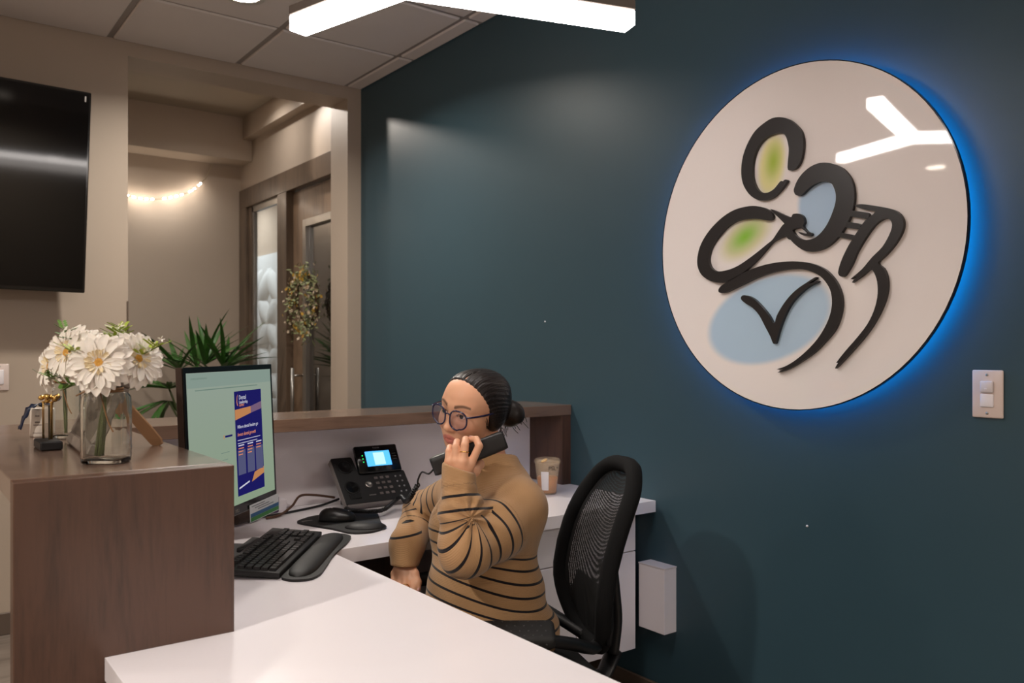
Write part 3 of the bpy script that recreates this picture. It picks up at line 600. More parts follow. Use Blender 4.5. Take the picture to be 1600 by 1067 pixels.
# ---- keyboard
KX = Vector((.595, .804, 0)).normalized(); KY = Vector((-KX.y, KX.x, 0))
kb = thing('keyboard', 'black full-size computer keyboard in front of the monitor', 'keyboard'); kb.matrix_local = frame((.742, 1.900, ZD+.002), KX, KY, (0, 0, 1)) @ Matrix.Rotation(math.radians(4.5), 4, 'X')
KL, KD = .452, .145
m_kb = M('keyboard_black', (25, 24, 24), .45, var=.1); m_key = M('key_black', (27, 26, 26), .38, var=.08)
b = MB(); b.box(0, 0, 0, KL, KD, .014, .003, 2); b.box(.2, KD-.002, 0, KL-.12, KD+.022, .013, .004, 2); b.build('case', m_kb, kb)
kcache = {}
def key(x, y, w, d=1):
    if (w, d) not in kcache:
        W_, D_ = w*.0188-.0022, d*.0188-.0022; h = .0065
        vs = [(-W_/2, -D_/2, 0), (W_/2, -D_/2, 0), (W_/2, D_/2, 0), (-W_/2, D_/2, 0), (-W_/2+.0018, -D_/2+.0018, h), (W_/2-.0018, -D_/2+.0018, h), (W_/2-.0018, D_/2-.0012, h), (-W_/2+.0018, D_/2-.0012, h)]
        q = MB().add(vs, [(0, 1, 5, 4), (1, 2, 6, 5), (2, 3, 7, 6), (3, 0, 4, 7), (4, 5, 6, 7)])
        q.add([(-W_/2+.004, .0, h+.0002), (-W_/2+.0058, .0, h+.0002), (-W_/2+.0058, .0032, h+.0002), (-W_/2+.004, .0032, h+.0002)], [(0, 1, 2, 3)], mi=1)
        kcache[(w, d)] = q.mesh('key', [m_key, m_leg])
    inst('key', kcache[(w, d)], kb, (x, y, .014))
m_leg = M('key_legend', (150, 150, 150), .6)
u_ = .0188
rows = [[1.25, 1.25, 1.25, 6.25, 1.25, 1.25, 1.25, 1.25], [2.25]+[1]*10+[2.75], [1.75]+[1]*11+[2.25], [1.5]+[1]*12+[1.5], [1]*13+[2], None]
for r_, row in enumerate(rows):
    y = .012+u_*(r_+.5)+(.006 if r_ == 5 else 0)
    if row:
        x = .010
        for w in row: key(x+w*u_/2, y, w); x += w*u_
    else:
        for x in [0.5]+[2.5+i for i in range(4)]+[7+i for i in range(4)]+[11.5+i for i in range(4)]: key(.010+x*u_*.99, y, 1)
    x0 = .010+15*u_+.005
    if r_ in (0, 3, 4, 5): [key(x0+(i+.5)*u_, y, 1) for i in range(3)]
    if r_ == 1: key(x0+1.5*u_, y, 1)
    x1 = x0+3*u_+.005
    if r_ == 5: continue
    for i in range(3):
        if r_ == 0 and i == 0: key(x1+1*u_, y, 2)
        elif r_ == 0 and i == 1: continue
        else: key(x1+(i+.5)*u_, y, 1)
    if r_ in (1, 4): key(x1+3.5*u_, y, 1)
cable('keyboard_cable', 'thin black keyboard cable at the back of the keyboard', [Vector((.742, 1.9, .764))+KX*.10+KY*.150, Vector((.742, 1.9, .770))+KX*.08+KY*.19, Vector((.742, 1.9, .756))+KX*.02+KY*.20, Vector((.742, 1.9, .754))-KX*.03+KY*.16], .002, m_black)
# gel wrist rest along the front of the keyboard
wr_ = thing('wrist_rest', 'black gel wrist rest along the keyboard front edge', 'wrist rest'); wr_.matrix_local = frame((.742, 1.900, ZD), KX, KY, (0, 0, 1))
ol = [(-.0, -.002), (.46, -.002), (.475, -.03), (.468, -.065), (.44, -.088), (.36, -.092), (.28, -.085), (.2, -.082), (.1, -.088), (.03, -.09), (-.015, -.075), (-.02, -.03)]
MB().prism(rounded(ol, .03), 0, .006).build('rest_base', m_blackm, wr_)
vs = []; fs = []; N = 40; Mm = 10; 
for i in range(N+1):
    t = i/N; x = .0+.455*t; e0 = (1-abs(2*t-1)**6)**.5; w = .036*e0*(1-.10*math.sin(math.pi*t)); yc = -.040
    for j in range(Mm+1): a = math.pi*j/Mm; vs.append((x, yc+math.cos(a)*w, .005+.017*math.sin(a)**.7*e0))
for i in range(N):
    for j in range(Mm): q = i*(Mm+1)+j; fs.append((q, q+1, q+Mm+2, q+Mm+1))
MB().add(vs, fs, True).build('gel_pad', m_blackm, wr_)
# mouse pad with its own gel rest
mp_ = thing('mouse_pad', 'black mouse pad with a gel wrist bump', 'mouse pad', (1.15, 2.39, ZD))
ol = [(-.13, .10), (-.05, .155), (.06, .15), (.14, .13), (.145, .07), (.10, -.03), (.075, -.09), (.045, -.155), (-.01, -.175), (-.06, -.15), (-.075, -.06), (-.11, .03)]
MB().prism(rounded(ol, .03), .0, .006).build('pad', m_blackm, mp_)
MB().lathe([(0, .012), (.02, .0115), (.035, .009), (.045, .003), (.047, 0)], 24, T=TR((.012, -.105, .0055), rz=-.6) @ Matrix.Diagonal((1.35, .95, 1.3, 1))).build('gel_bump', M('gel_black', (26, 25, 26), .55), mp_)
B('pad_mark', m_metal, -.11, .085, .0055, -.075, .09, .0063, 0, mp_)
# mouse
ms = thing('computer_mouse', 'black computer mouse with a pale mark on the pad', 'mouse', (1.135, 2.425, ZD+.006), math.radians(-32))
vs = []; fs = []; N, K = 22, 20
for i in range(N+1):
    th_ = math.pi*i/N
    for k in range(K): 
        a = 2*math.pi*k/K; x = -math.cos(th_)*.058; rr = math.sin(th_)**.75; y = math.cos(a)*rr*.034; z = math.sin(a)*rr
        z = z*.036*(1-.25*(x/.058))+.004 if z > 0 else 0.0
        vs.append((x, y, z))
for i in range(N):
    for k in range(K): fs.append((i*K+k, i*K+(k+1) % K, (i+1)*K+(k+1) % K, (i+1)*K+k))
MB().add(vs, fs, True).build('mouse_body', M('mouse_black', (18, 18, 19), .3), ms)
MB().lathe([(.0, -.004), (.009, -.004), (.0095, 0), (.009, .004), (0, .004)], 14, T=TR((.034, 0, .024), rx=math.pi/2)).build('scroll_wheel', m_black, ms)
for a in (90, 210, 330): MB().tube([(-.022, 0, .0405), (-.022+.009*math.cos(math.radians(a)), .009*math.sin(math.radians(a)), .0405)], .0013, 5).build('mark_bar', m_white, ms)
# ---- desk phone
ph = thing('desk_phone', 'black office desk phone with a lit blue screen', 'telephone', (1.236, 2.565, ZD))
sl = math.radians(47); TP = Matrix.Translation((0, .004, .022)) @ Matrix.Rotation(sl, 4, 'X')      # local x right, y up the slope, z out
m_ph = M('phone_black', (30, 30, 31), .5, var=.05); m_phg = M('phone_grey_edge', (118, 112, 110), .45); m_phd = M('phone_cradle', (20, 20, 21), .4)
b = MB(); b.prism(rounded([(0, 0), (.262, 0), (.262, .118), (.085, .118), (.08, .192), (0, .192)], .008), -.022, 0, T=TP); b.build('body', m_ph, ph)
b = MB(); b.box(.002, -.010, -.024, .262, .0, .0005, .002, T=TP); b.build('front_lip', m_phg, ph)
b = MB(); b.box(-.003, -.008, -.02, -.0002, .185, .0, 0, T=TP); b.build('side_trim', m_phg, ph)
b = MB(); b.prism([(0.002, .0), (.12, .0), (.12, .10), (.08, .12), (.04, .05)], .04, .21, T=frame((0, .015, 0), (0, 1, 0), (0, 0, 1), (1, 0, 0))); b.build('stand', m_black, ph)
TSn = TP @ Matrix.Translation((.083, .112, .004)) @ Matrix.Rotation(math.radians(14), 4, 'X')
b = MB(); b.box(0, 0, -.012, .168, .104, .008, .006, 2, T=TSn); hd = b.build('screen_head', m_gloss, ph)
B2 = lambda nm, m, x0, y0, x1, y1, z, par, T: MB().box(x0, y0, z, x1, y1, z+.0006, T=T).build(nm, m, par)
B2('display', EMIT('phone_display', (84, 176, 255), .8), .036, .024, .132, .080, .0082, hd, TSn)
B2('display_panel', EMIT('phone_display_pale', (176, 220, 255), .75), .066, .028, .108, .074, .0090, hd, TSn)
for k in range(3): MB().lathe([(0, .0012), (.0018, 0)], 8, T=TSn @ Matrix.Translation((.024, .066-.012*k, .008))).build('status_light', EMIT('phone_led_green', (30, 210, 90), 2), hd)
for k in range(3): B2('soft_key', m_phg, .142, .066-.010*k, .156, .067-.010*k, .008, hd, TSn)
text('phone_mark', 'Yealink', .009, m_phg, hd, TSn @ Matrix.Translation((.07, .090, .0083)))
# cradle cups
MB().lathe([(.027, .0002), (.024, .001), (.018, -.001), (0, -.003)], 24, T=TP @ Matrix.Translation((.042, .150, .0022))).build('cradle_cup', m_phd, ph)
MB().lathe([(.027, .0002), (.024, .001), (.018, -.001), (0, -.003)], 24, T=TP @ Matrix.Translation((.042, .065, .0022))).build('cradle_cup', m_phd, ph)
MB().box(.020, .018, 0, .064, .040, .004, .002, T=TP).build('cradle_stop', m_phd, ph)
km = MB().box(-.0065, -.0045, 0, .0065, .0045, .003, .001).mesh('keypad_key', M('keypad_grey', (112, 104, 102), .5))
for i in range(3):
    for j in range(4): inst('keypad_key', km, ph, mat=TP @ Matrix.Translation((.142+.0225*i, .030+.0215*j, .0)))
km2 = MB().lathe([(0, .002), (.003, .0018), (.0036, 0)], 8).mesh('function_key', M('function_grey', (138, 136, 138), .5))
for i in range(2):
    for j in range(4): inst('function_key', km2, ph, mat=TP @ Matrix.Translation((.220+.02*i, .030+.0215*j, 0)))
MB().lathe([(0, .003), (.006, .003), (.0065, .0045), (.013, .004), (.014, 0)], 20, T=TP @ Matrix.Translation((.106, .070, 0))).build('navigation_ring', m_metal, ph)
MB().box(.094, .026, 0, .120, .029, .002, T=TP).build('volume_bar', m_phg, ph)
# ---- coffee cup
cu = thing('coffee_cup', 'clear plastic iced coffee cup with white order label on the desk', 'cup', (1.995, 2.437, ZD))
m_cup, n, l, bs = newmat('clear_plastic_cup')
bs.inputs['Base Color'].default_value = rgba((246, 222, 190)); bs.inputs['Roughness'].default_value = .25
tp = n.new('ShaderNodeBsdfTransparent'); mxs = n.new('ShaderNodeMixShader'); mxs.inputs[0].default_value = .2
l.new(tp.outputs[0], mxs.inputs[1]); l.new(bs.outputs[0], mxs.inputs[2]); l.new(mxs.outputs[0], n['Material Output'].inputs[0])
MB().lathe([(.033, 0), (.035, .004), (.047, .118), (.0475, .120), (.0465, .120), (.0455, .116), (.0335, .006), (.0, .004)], 32).build('cup_wall', m_cup, cu)
MB().lathe([(0, .0045), (.033, .0065), (.0388, .062), (.036, .0655), (0, .066)], 32).build('iced_coffee', M('iced_coffee', (206, 126, 58), .35, var=.12, scale=40), cu)
MB().lathe([(.0478, .116), (.0505, .118), (.0505, .124), (.046, .132), (.040, .134), (.030, .131), (0, .131)], 32).build('lid', m_cup, cu)
vsl = []; fsl = []
for i in range(9):
    a = math.radians(198+i*4.9)
    for z in (.018, .088): r_ = .0352+(.0118*z/.118)+.0007; vsl.append((r_*math.cos(a), r_*math.sin(a), z))
for i in range(8): fsl.append((2*i, 2*i+2, 2*i+3, 2*i+1))
lb = MB().add(vsl, fsl, True).build('order_label', M('paper_label', (226, 222, 226), .6), cu)
MB().lathe([(0, .0018), (.013, .0016), (.014, 0)], 12, T=TR((-.034, -.024, .128), ry=-.35) @ Matrix.Diagonal((1, .7, 2.5, 1))).build('whipped_cream', M('caramel_cream', (226, 186, 130), .6), cu)
a = math.radians(253); rr = .0472
text('order_mark', 'PSL', .021, M('marker_black', (40, 34, 30), .5), cu, frame((rr*math.cos(a), rr*math.sin(a), .094), (math.cos(a+math.pi/2), math.sin(a+math.pi/2), 0), (0, 0, 1), (math.cos(a), math.sin(a), 0)), align='CENTER')
pts = [((.0042 if k % 2 == 0 else .0018)*math.sin(k*math.pi/5), (.0042 if k % 2 == 0 else .0018)*math.cos(k*math.pi/5)) for k in range(10)]
a = math.radians(282); rr = .0474
MB().prism(pts, 0, .0005, T=frame((rr*math.cos(a), rr*math.sin(a), .101), (math.cos(a+math.pi/2), math.sin(a+math.pi/2), 0), (0, 0, 1), (math.cos(a), math.sin(a), 0))).build('star_mark', bpy.data.materials['marker_black'], cu)
# ================================================================== ON THE COUNTER
def petal_mesh(L=.052, w=.011, droop=.25, name='petal', mat=None, n=6):
    vs = []; fs = []
    for i in range(n+1):
        t = i/n; hw = w*(.32+.68*math.sin(math.pi*min(1, t*.62+.12)))*(1 if t < .85 else (1-((t-.85)/.15)**2*.75))/1.0
        x = .006+L*t; z = .004*math.sin(math.pi*t)-droop*L*t*t
        for q in (-1, -.4, .4, 1): vs.append((x, q*hw, z-.0016*(1-q*q)+(.0012 if abs(q) == 1 else 0)))
    for i in range(n):
        for j in range(3): a = i*4+j; fs.append((a, a+4, a+5, a+1))
    return MB().add(vs, fs, True).mesh(name, mat)
m_pet = M('petal_white', (244, 236, 226), .55, var=.04, spec=.2)
for mm in (m_pet,):
    bs = mm.node_tree.nodes['Principled BSDF']; bs.inputs['Subsurface Weight'].default_value = .15; bs.inputs['Subsurface Radius'].default_value = (.01, .008, .006); bs.inputs['Subsurface Scale'].default_value = .3
m_petc = M('petal_cream', (246, 228, 190), .55, var=.05)
m_disc = M('flower_disc', (206, 150, 60), .7, var=.3, scale=300); m_discd = M('flower_disc_core', (196, 142, 84), .8, var=.3, scale=300)
pm1 = petal_mesh(.052, .0092, .16, 'petal', m_pet); pm2 = petal_mesh(.043, .0080, -.04, 'petal', m_pet); pm3 = petal_mesh(.017, .0036, -.5, 'petal', m_petc)
m_stem = M('stem_green', (90, 98, 54), .5, var=.2, scale=20)
def gerbera(label, c, nrm, s, foot, layers=3, neck=(.347, 1.785, 1.205)):
    c = Vector(c); z = Vector(nrm).normalized(); x = z.orthogonal().normalized(); y = z.cross(x)
    t = thing('gerbera_flower', label, 'flower', c, group='white artificial gerberas')
    Rm = frame((0, 0, 0), x, y, z)
    for li, (pm, cnt, off, hz) in enumerate(((pm1, 25, 0, 0), (pm2, 22, .17, .004), (pm3, 20, .1, .002))[:layers]):
        for k in range(cnt):
            a = 2*math.pi*(k+off+random.uniform(-.12, .12))/cnt; q = s*random.uniform(.92, 1.06)
            inst('petal', pm, t, mat=Rm @ Matrix.Translation((0, 0, hz*s)) @ Matrix.Rotation(a, 4, 'Z') @ Matrix.Rotation(random.uniform(-.12, .10), 4, 'Y') @ Matrix.Rotation(random.uniform(-.2, .2), 4, 'X') @ Matrix.Diagonal((q, q, q, 1)))
    MB().lathe([(0, .003), (.005, .0055), (.0095, .0045), (.0110, .001), (.008, -.004), (0, -.006)], 18, T=Rm @ Matrix.Diagonal((s, s, s, 1))).build('disc', m_disc, t)
    f = Vector(foot)-c; m1 = -z*.03*s
    nk = Vector(neck)+Vector((random.uniform(-.006, .006), random.uniform(-.006, .006), 0))-c
    MB().tube(spline([-z*.004, m1+Vector((0, 0, -.012)), nk+Vector((0, 0, .012)), nk*.5+f*.5, f], 6), .0036, 7).build('stem', m_stem, t)
    return t
# clear bottle vases
def vase(label, x, y, rz, w, d, h, twine=True):
    t = thing('glass_vase', label, 'vase', (x, y, ZC), rz)
    lv = [(0, .94, .94), (.003, 1.0, 1.0), (.012, 1.03, 1.03), (h*.5, 1.03, 1.03), (h*.78, 1.03, 1.03), (h*.86, 1.0, 1.0), (h*.905, .90, .90), (h*.925, .74, .78), (h*.94, .66, .70), (h*.98, .66, .70), (h, .70, .74)]
    def ring(sx, sy, z, k=1):
        return [(*p, z) for p in rounded([(-w/2*sx*k, -d/2*sy*k), (w/2*sx*k, -d/2*sy*k), (w/2*sx*k, d/2*sy*k), (-w/2*sx*k, d/2*sy*k)], .014, 4)]
    vs = []; fs = []; n_ = 20
    prof = [(z, a, b2, 1) for z, a, b2 in lv]+[(max(z, .007), a, b2, .94) for z, a, b2 in lv[::-1]]
    for z, a, b2, k in prof: vs += ring(a, b2, z, k)
    R_n = len(ring(1, 1, 0))
    for i in range(len(prof)-1):
        for k in range(R_n): fs.append((i*R_n+k, i*R_n+(k+1) % R_n, (i+1)*R_n+(k+1) % R_n, (i+1)*R_n+k))
    fs.append(tuple(range(R_n))[::-1]); fs.append(tuple((len(prof)-1)*R_n+k for k in range(R_n)))
    MB().add(vs, fs, True).build('glass_bottle', m_vglass, t)
    if twine:
        b = MB(); e = [(p[0]*1.05, p[1]*1.05, h*.93) for p in ring(.62, .72, 0)]; b.tube(e, .003, 6, True); b.tube([(p[0]*1.02, p[1]*1.02, p[2]+.005) for p in e], .0026, 6, True)
        b.tube(spline([(.0, -d/2*.8, h*.93), (.008, -d/2*1.0, h*.8), (.02, -d/2*1.1, h*.55), (.03, -d/2*1.12, h*.42)], 6), .0014, 5); b.tube(spline([(0, -d/2*.8, h*.93), (-.02, -d/2*.95, h*.95), (-.045, -d/2*.9, h*.88)], 6), .0014, 5)
        b.build('twine', M('jute_twine', (134, 98, 64), .8), t)
    return t
m_vglass = M('vase_glass', (252, 255, 253), .0, trans=1, ior=1.45, var=0)
vase('clear square glass vase at the counter front corner', .347, 1.785, -TH, .078, .062, .15)
vase('clear glass vase standing at the back behind the picture frame', .362, 2.345, -TH, .06, .05, .15)
f1 = (.345, 1.790, ZC+.012)
gerbera('large white gerbera facing the viewer above the glass vase', (.321, 1.712, 1.266), (-.45, -.85, .25), 1.05, (.335, 1.785, ZC+.013))
gerbera('white gerbera on the right of the bouquet turned rightwards', (.393, 1.735, 1.273), (.35, -.85, .25), 1.0, (.341, 1.792, ZC+.013))
gerbera('white gerbera on the left of the bouquet turned left', (.290, 1.855, 1.285), (-.85, -.45, .2), 1.02, (.330, 1.793, ZC+.013))
gerbera('white gerbera lowest at the far left of the bouquet', (.277, 1.985, 1.256), (-.9, -.15, .15), .9, (.362, 2.34, ZC+.013), neck=(.362, 2.345, 1.205))
gerbera('white gerbera at the back top of the bouquet', (.325, 1.925, 1.300), (-.5, -.4, .75), .9, (.365, 2.35, ZC+.013), neck=(.362, 2.345, 1.205))
def sprig(label, base, tip, n, yellow=False, blossoms=0, spread=.018):
    base, tip = Vector(base), Vector(tip); t = thing('green_sprig', label, 'foliage', base, group='green filler sprigs'); d = tip-base
    mid = d*.5+Vector((0, 0, .012)); pts = spline([(0, 0, 0), mid, d], 8)
    MB().tube(pts, .0012, 5).build('stalk', m_stem, t)
    lf = MB()
    for k in range(n):
        f_ = .35+.65*k/n; p = Vector(pts[int(f_*(len(pts)-1))]); a = k*2.4; dirv = Vector((math.cos(a), math.sin(a), .45+random.uniform(-.2, .4))).normalized(); L = spread*random.uniform(.6, 1.1)
        for j in range(4):
            o = p+dirv*L*(j+1)/4; w = dirv.cross(Vector((0, 0, 1))).normalized()
            for s_ in (1, -1):
                e = o+(w*s_*.7+dirv*.6).normalized()*.0125; side = dirv*.0042
                lf.add([o, (o+e)/2+side+Vector((0, 0, .001)), e, (o+e)/2-side], [(0, 1, 2, 3)], True)
    q = lf.build('leaflets', m_sp2 if yellow else m_sp1, t); q['kind'] = 'stuff'
    for k in range(blossoms):
        p = d*(.8+.2*random.random())+Vector((random.uniform(-.012, .012), random.uniform(-.012, .012), random.uniform(0, .016)))
        bl = MB()
        for j in range(5):
            a = j*1.2566; u = Vector((math.cos(a), math.sin(a)*.5-.5, math.sin(a)*.8)).normalized()
            bl.add([p, p+u*.005+Vector((.002, 0, .001)), p+u*.008, p+u*.005-Vector((.002, 0, .001))], [(0, 1, 2, 3)], True)
        bl.build('blossom', m_pet, t)
m_sp1 = M('sprig_green', (96, 136, 58), .5, var=.3, scale=80); m_sp2 = M('sprig_yellow_green', (160, 178, 62), .5, var=.3, scale=80)
NK = (.347, 1.785, 1.215)
sprig('yellow green sprig with tiny blossoms topping the bouquet', NK, (.386, 1.845, 1.338), 26, True, 9, .026)
sprig('fern sprig drooping from the left side of the bouquet', (.345, 1.80, 1.215), (.258, 1.90, 1.232), 18, False, 0, .024)
sprig('fine sprig in front of the left white flower', NK, (.278, 1.740, 1.292), 18, True, 0, .024)
sprig('small sprig poking out right of the bouquet', NK, (.430, 1.712, 1.300), 14, True, 4, .022)
sprig('fern sprig hanging low beside the front vase', (.345, 1.79, 1.215), (.272, 1.82, 1.212), 12)
sprig('dark fern sprig rising at the upper left of the bouquet', (.34, 1.81, 1.215), (.288, 1.89, 1.335), 20, False, 0, .026)
# picture frame leaning on its easel leg
pf_ = thing('picture_frame', 'grey wooden picture frame leaning back behind the front vase', 'picture frame', (.332, 1.866, ZC+.001))
ux = Vector((.019, .346, 0)).normalized(); up = Vector((.075, -.004, .165)).normalized(); nz_ = ux.cross(up)
TF = frame((0, 0, 0), ux, up, nz_)
m_fr = WOOD('frame_wood', (92, 82, 76), (134, 120, 110), axis=0, rough=.35)
for (x0, y0, x1, y1) in ((0, 0, .347, .026), (0, .156, .347, .182), (0, .026, .026, .156), (.321, .026, .347, .156)):
    MB().box(x0, y0, -.011, x1, y1, .011, .003, T=TF).build('frame_rail', m_fr, pf_)
MB().box(.026, .026, -.009, .321, .156, -.007, T=TF).build('backing_board', M('frame_backing', (92, 80, 70), .7), pf_)
MB().box(.026, .026, .0, .321, .156, .002, T=TF).build('frame_glass', M('frame_glass_grey_reflection', (196, 186, 178), .08, var=.03, coat=.4), pf_)  # opaque pale grey stands in for the reflection in the glass
sg_ = nz_.x   # which way the front faces
lg0 = TF @ Vector((.17, .14, .012 if nz_.x > 0 else -.012)); foot = Vector((.505-.332, 2.030-1.866, .0))
dv = foot-lg0; wv = Vector((.66, -.5, .55)).normalized()
vs = []
for (t_, hw) in ((0, .0105), (.75, .0135), (.93, .0130), (1, .0085)):
    p = lg0+dv*t_
    for th in (0, .004):
        for s_ in (-1, 1): vs.append(p+wv*hw*s_+Vector((th, 0, 0)))
fs = []
for i in range(3):
    a = i*4; b2 = a+4; fs += [(a, a+1, b2+1, b2), (a+2, b2+2, b2+3, a+3), (a, b2, b2+2, a+2), (a+1, a+3, b2+3, b2+1)]
fs += [(0, 2, 3, 1), (12, 13, 15, 14)]
MB().add(vs, fs).build('easel_leg', M('mdf_board', (192, 150, 112), .65, var=.05), pf_)
# award with gold columns on a black base
aw = thing('award_trophy', 'small award with gold columns on a black base', 'award', (.292, 2.115, ZC))
B('base_block', m_black, -.022, -.05, 0, .022, .055, .020, .003, aw)
for (x, y) in ((.008, .01), (-.004, .04)): MB().lathe([(.0027, .020), (.0027, .100), (.005, .103), (0, .105)], 12, T=Matrix.Translation((x, y, 0))).build('column', m_gold, aw)
b = MB()
for k in range(11): b.lathe([(0, -.007), (.006, -.003), (.007, .002), (0, .007)], 8, T=TR((.006+random.uniform(-.016, .016), .022+random.uniform(-.024, .024), .104+random.uniform(-.006, .012)), rx=random.uniform(-1, 1), ry=random.uniform(-1, 1)))
b.build('gold_ornament', m_gold, aw)
MB().box(-.004, -.03, .022, .0, .05, .098, .001).build('clear_plate', m_vglass, aw)
# candle and navy ribbon
ca = thing('jar_candle', 'white jar candle with small dark lettering', 'candle', (.322, 2.43, ZC))
MB().lathe([(.026, 0), (.028, .003), (.028, .068), (.026, .072), (.024, .072), (.024, .06), (0, .06)], 28).build('jar', M('candle_white', (232, 220, 208), .3), ca)
B('wick', m_black, -.001, -.001, .06, .001, .001, .068, 0, ca)
m_ink = M('label_ink', (140, 126, 118), .6)
a = math.radians(248)
for w_, hh, z in ((.010, .0035, .052), (.012, .004, .036), (.020, .002, .030), (.026, .0015, .010)):
    B_l = MB(); vs = []; fs = []
    for i in range(7):
        t = a-w_/2/.0284+w_/.0284*i/6-.15
        vs += [(.0284*math.cos(t), .0284*math.sin(t), z), (.0284*math.cos(t), .0284*math.sin(t), z+hh)]
    for i in range(6): fs.append((2*i, 2*i+2, 2*i+3, 2*i+1))
    B_l.add(vs, fs, True).build('lettering', m_ink, ca)
rb = thing('navy_ribbon', 'navy satin ribbon draped over the jar candle', 'ribbon', (.322, 2.43, ZC+.0725))
def ribbon(pts, w, nm, m):
    P = spline(pts, 6); vs = []; fs = []
    for i, p in enumerate(P):
        ww = w(i/(len(P)-1)); vs += [(p[0]+.3*ww, p[1]-.9*ww, p[2]-.004*math.sin(i)), (p[0], p[1], p[2]+.003), (p[0]-.3*ww, p[1]+.9*ww, p[2]+.004*math.sin(i*1.3))]
    for i in range(len(P)-1): a = 3*i; fs += [(a, a+3, a+4, a+1), (a+1, a+4, a+5, a+2)]
    o = MB().add(vs, fs, True).build(nm, m, rb); q = o.modifiers.new('solid', 'SOLIDIFY'); q.thickness = .0012; return o
m_nav = M('navy_satin', (16, 30, 58), .35, sheen=0)
ribbon([(-.055, -.03, -.050), (-.045, -.035, -.022), (-.033, -.035, .004), (-.015, -.02, .009), (.005, -.01, .006), (.02, -.01, .018), (.034, -.015, .026)], lambda t: .006+.014*abs(math.sin(math.pi*(t*1.25+.1)))*t**.5, 'tail', m_nav)
MB().lathe([(0, -.006), (.007, -.003), (.007, .003), (0, .006)], 10, T=Matrix.Translation((-.004, -.014, .009))).build('knot', m_nav, rb)

# ================================================================== IN THE HALL
# potted lady palm
pp = thing('potted_palm', 'green leafy potted palm in the hall behind the ledge', 'plant', (1.72, 5.72, 0))
MB().lathe([(.13, 0), (.15, .02), (.18, .30), (.19, .31), (.19, .33), (.17, .33), (.165, .28), (0, .28)], 28).build('pot', M('pot_grey', (92, 88, 84), .6), pp)
m_pl1 = M('palm_leaf', (58, 102, 40), .38, var=.45, scale=9); m_pl2 = M('palm_stem', (74, 86, 44), .5)
def blade(L, w):
    vs = []; fs = []; n_ = 9
    for i in range(n_+1):
        t = i/n_; hw = w*min(1, (t/.18)**.7)*(1-max(0, (t-.45)/.55)**1.6)+.0006; z = -.22*L*t*t
        vs += [(L*t, -hw, z+hw*.35), (L*t, 0, z), (L*t, hw, z+hw*.35)]
    for i in range(n_): a = 3*i; fs += [(a, a+3, a+4, a+1), (a+1, a+4, a+5, a+2)]
    return MB().add(vs, fs, True).mesh('palm_leaf', m_pl1)
bl = [blade(.38, .016), blade(.31, .018), blade(.44, .015)]
UP = .17
fans = [((0, 0, 1.02), 15, .9, 0, 1.35), ((-.14, .09, .98), 12, 1.0, 2.6, .95), ((.10, -.06, 1.00), 11, .9, -.6, 1.05), ((-.20, .12, .86), 12, 1.0, 2.7, .45), ((.04, -.10, .94), 9, .9, -1.2, .85), ((-.20, .14, .78), 13, .8, 2.5, -.35), ((-.05, .02, 1.0), 9, .8, 2.4, 1.2)]
for (h, cnt, spread, az, el) in fans:
    h = (h[0], h[1], h[2]+UP)
    MB().tube(spline([(h[0]*.1, h[1]*.1, .28), (h[0]*.5, h[1]*.5, .7), h], 6), .007, 6).build('stem', m_pl2, pp)
    for k in range(cnt):
        a = az+spread*2.4*((k+.5)/cnt-.5)*2+random.uniform(-.12, .12); e = el*random.uniform(.35, 1.0)
        inst('palm_leaf', bl[k % 3], pp, mat=Matrix.Translation(h) @ Matrix.Rotation(a, 4, 'Z') @ Matrix.Rotation(-e, 4, 'Y') @ Matrix.Rotation(random.uniform(-.5, .5), 4, 'X'))
# wreath on the door
wrh = thing('door_wreath', 'wreath of white and yellow flowers on the hall door', 'wreath', (2.155, 5.05, 1.605))
b = MB()
for k in range(4): b.tube([(random.uniform(-.01, .01)+.008*math.sin(5*a+k), (.165+.012*math.sin(3*a+k*2))*math.cos(a), (.15+.014*math.sin(4*a+k))*math.sin(a)) for a in [2*math.pi*i/48 for i in range(48)]], .005, 5, True)
b.build('twig_ring', M('twig_brown', (82, 62, 42), .8), wrh)
MB().tube([(.01, 0, .15), (.02, 0, .50)], .0012, 5).build('hanging_wire', m_metal, wrh)
m_wg = M('wreath_leaf', (136, 142, 96), .6, var=.4, scale=60); m_ye = M('wreath_yellow', (206, 160, 50), .6, var=.2); m_cr = M('wreath_cream', (228, 206, 178), .6, var=.1)
lf = MB(); Fl = [MB() for _ in range(2)]
def ringpt(sc=1):
    a = random.uniform(0, 2*math.pi); q = random.gauss(1, .26)*sc
    return Vector((-abs(random.gauss(.02, .02)), .175*q*math.cos(a)+.0, .165*q*math.sin(a)-(.03 if math.sin(a) < -.3 else 0)*random.random()))
for k in range(640):
    p = ringpt(); d = Vector((random.gauss(-.3, .5), random.gauss(0, 1), random.gauss(-.2, 1))).normalized(); w = d.orthogonal().normalized()*.007; L = random.uniform(.02, .04)
    lf.add([p, p+d*L*.5+w, p+d*L, p+d*L*.5-w], [(0, 1, 2, 3)], True)
lf.build('leaves', m_wg, wrh)['kind'] = 'stuff'
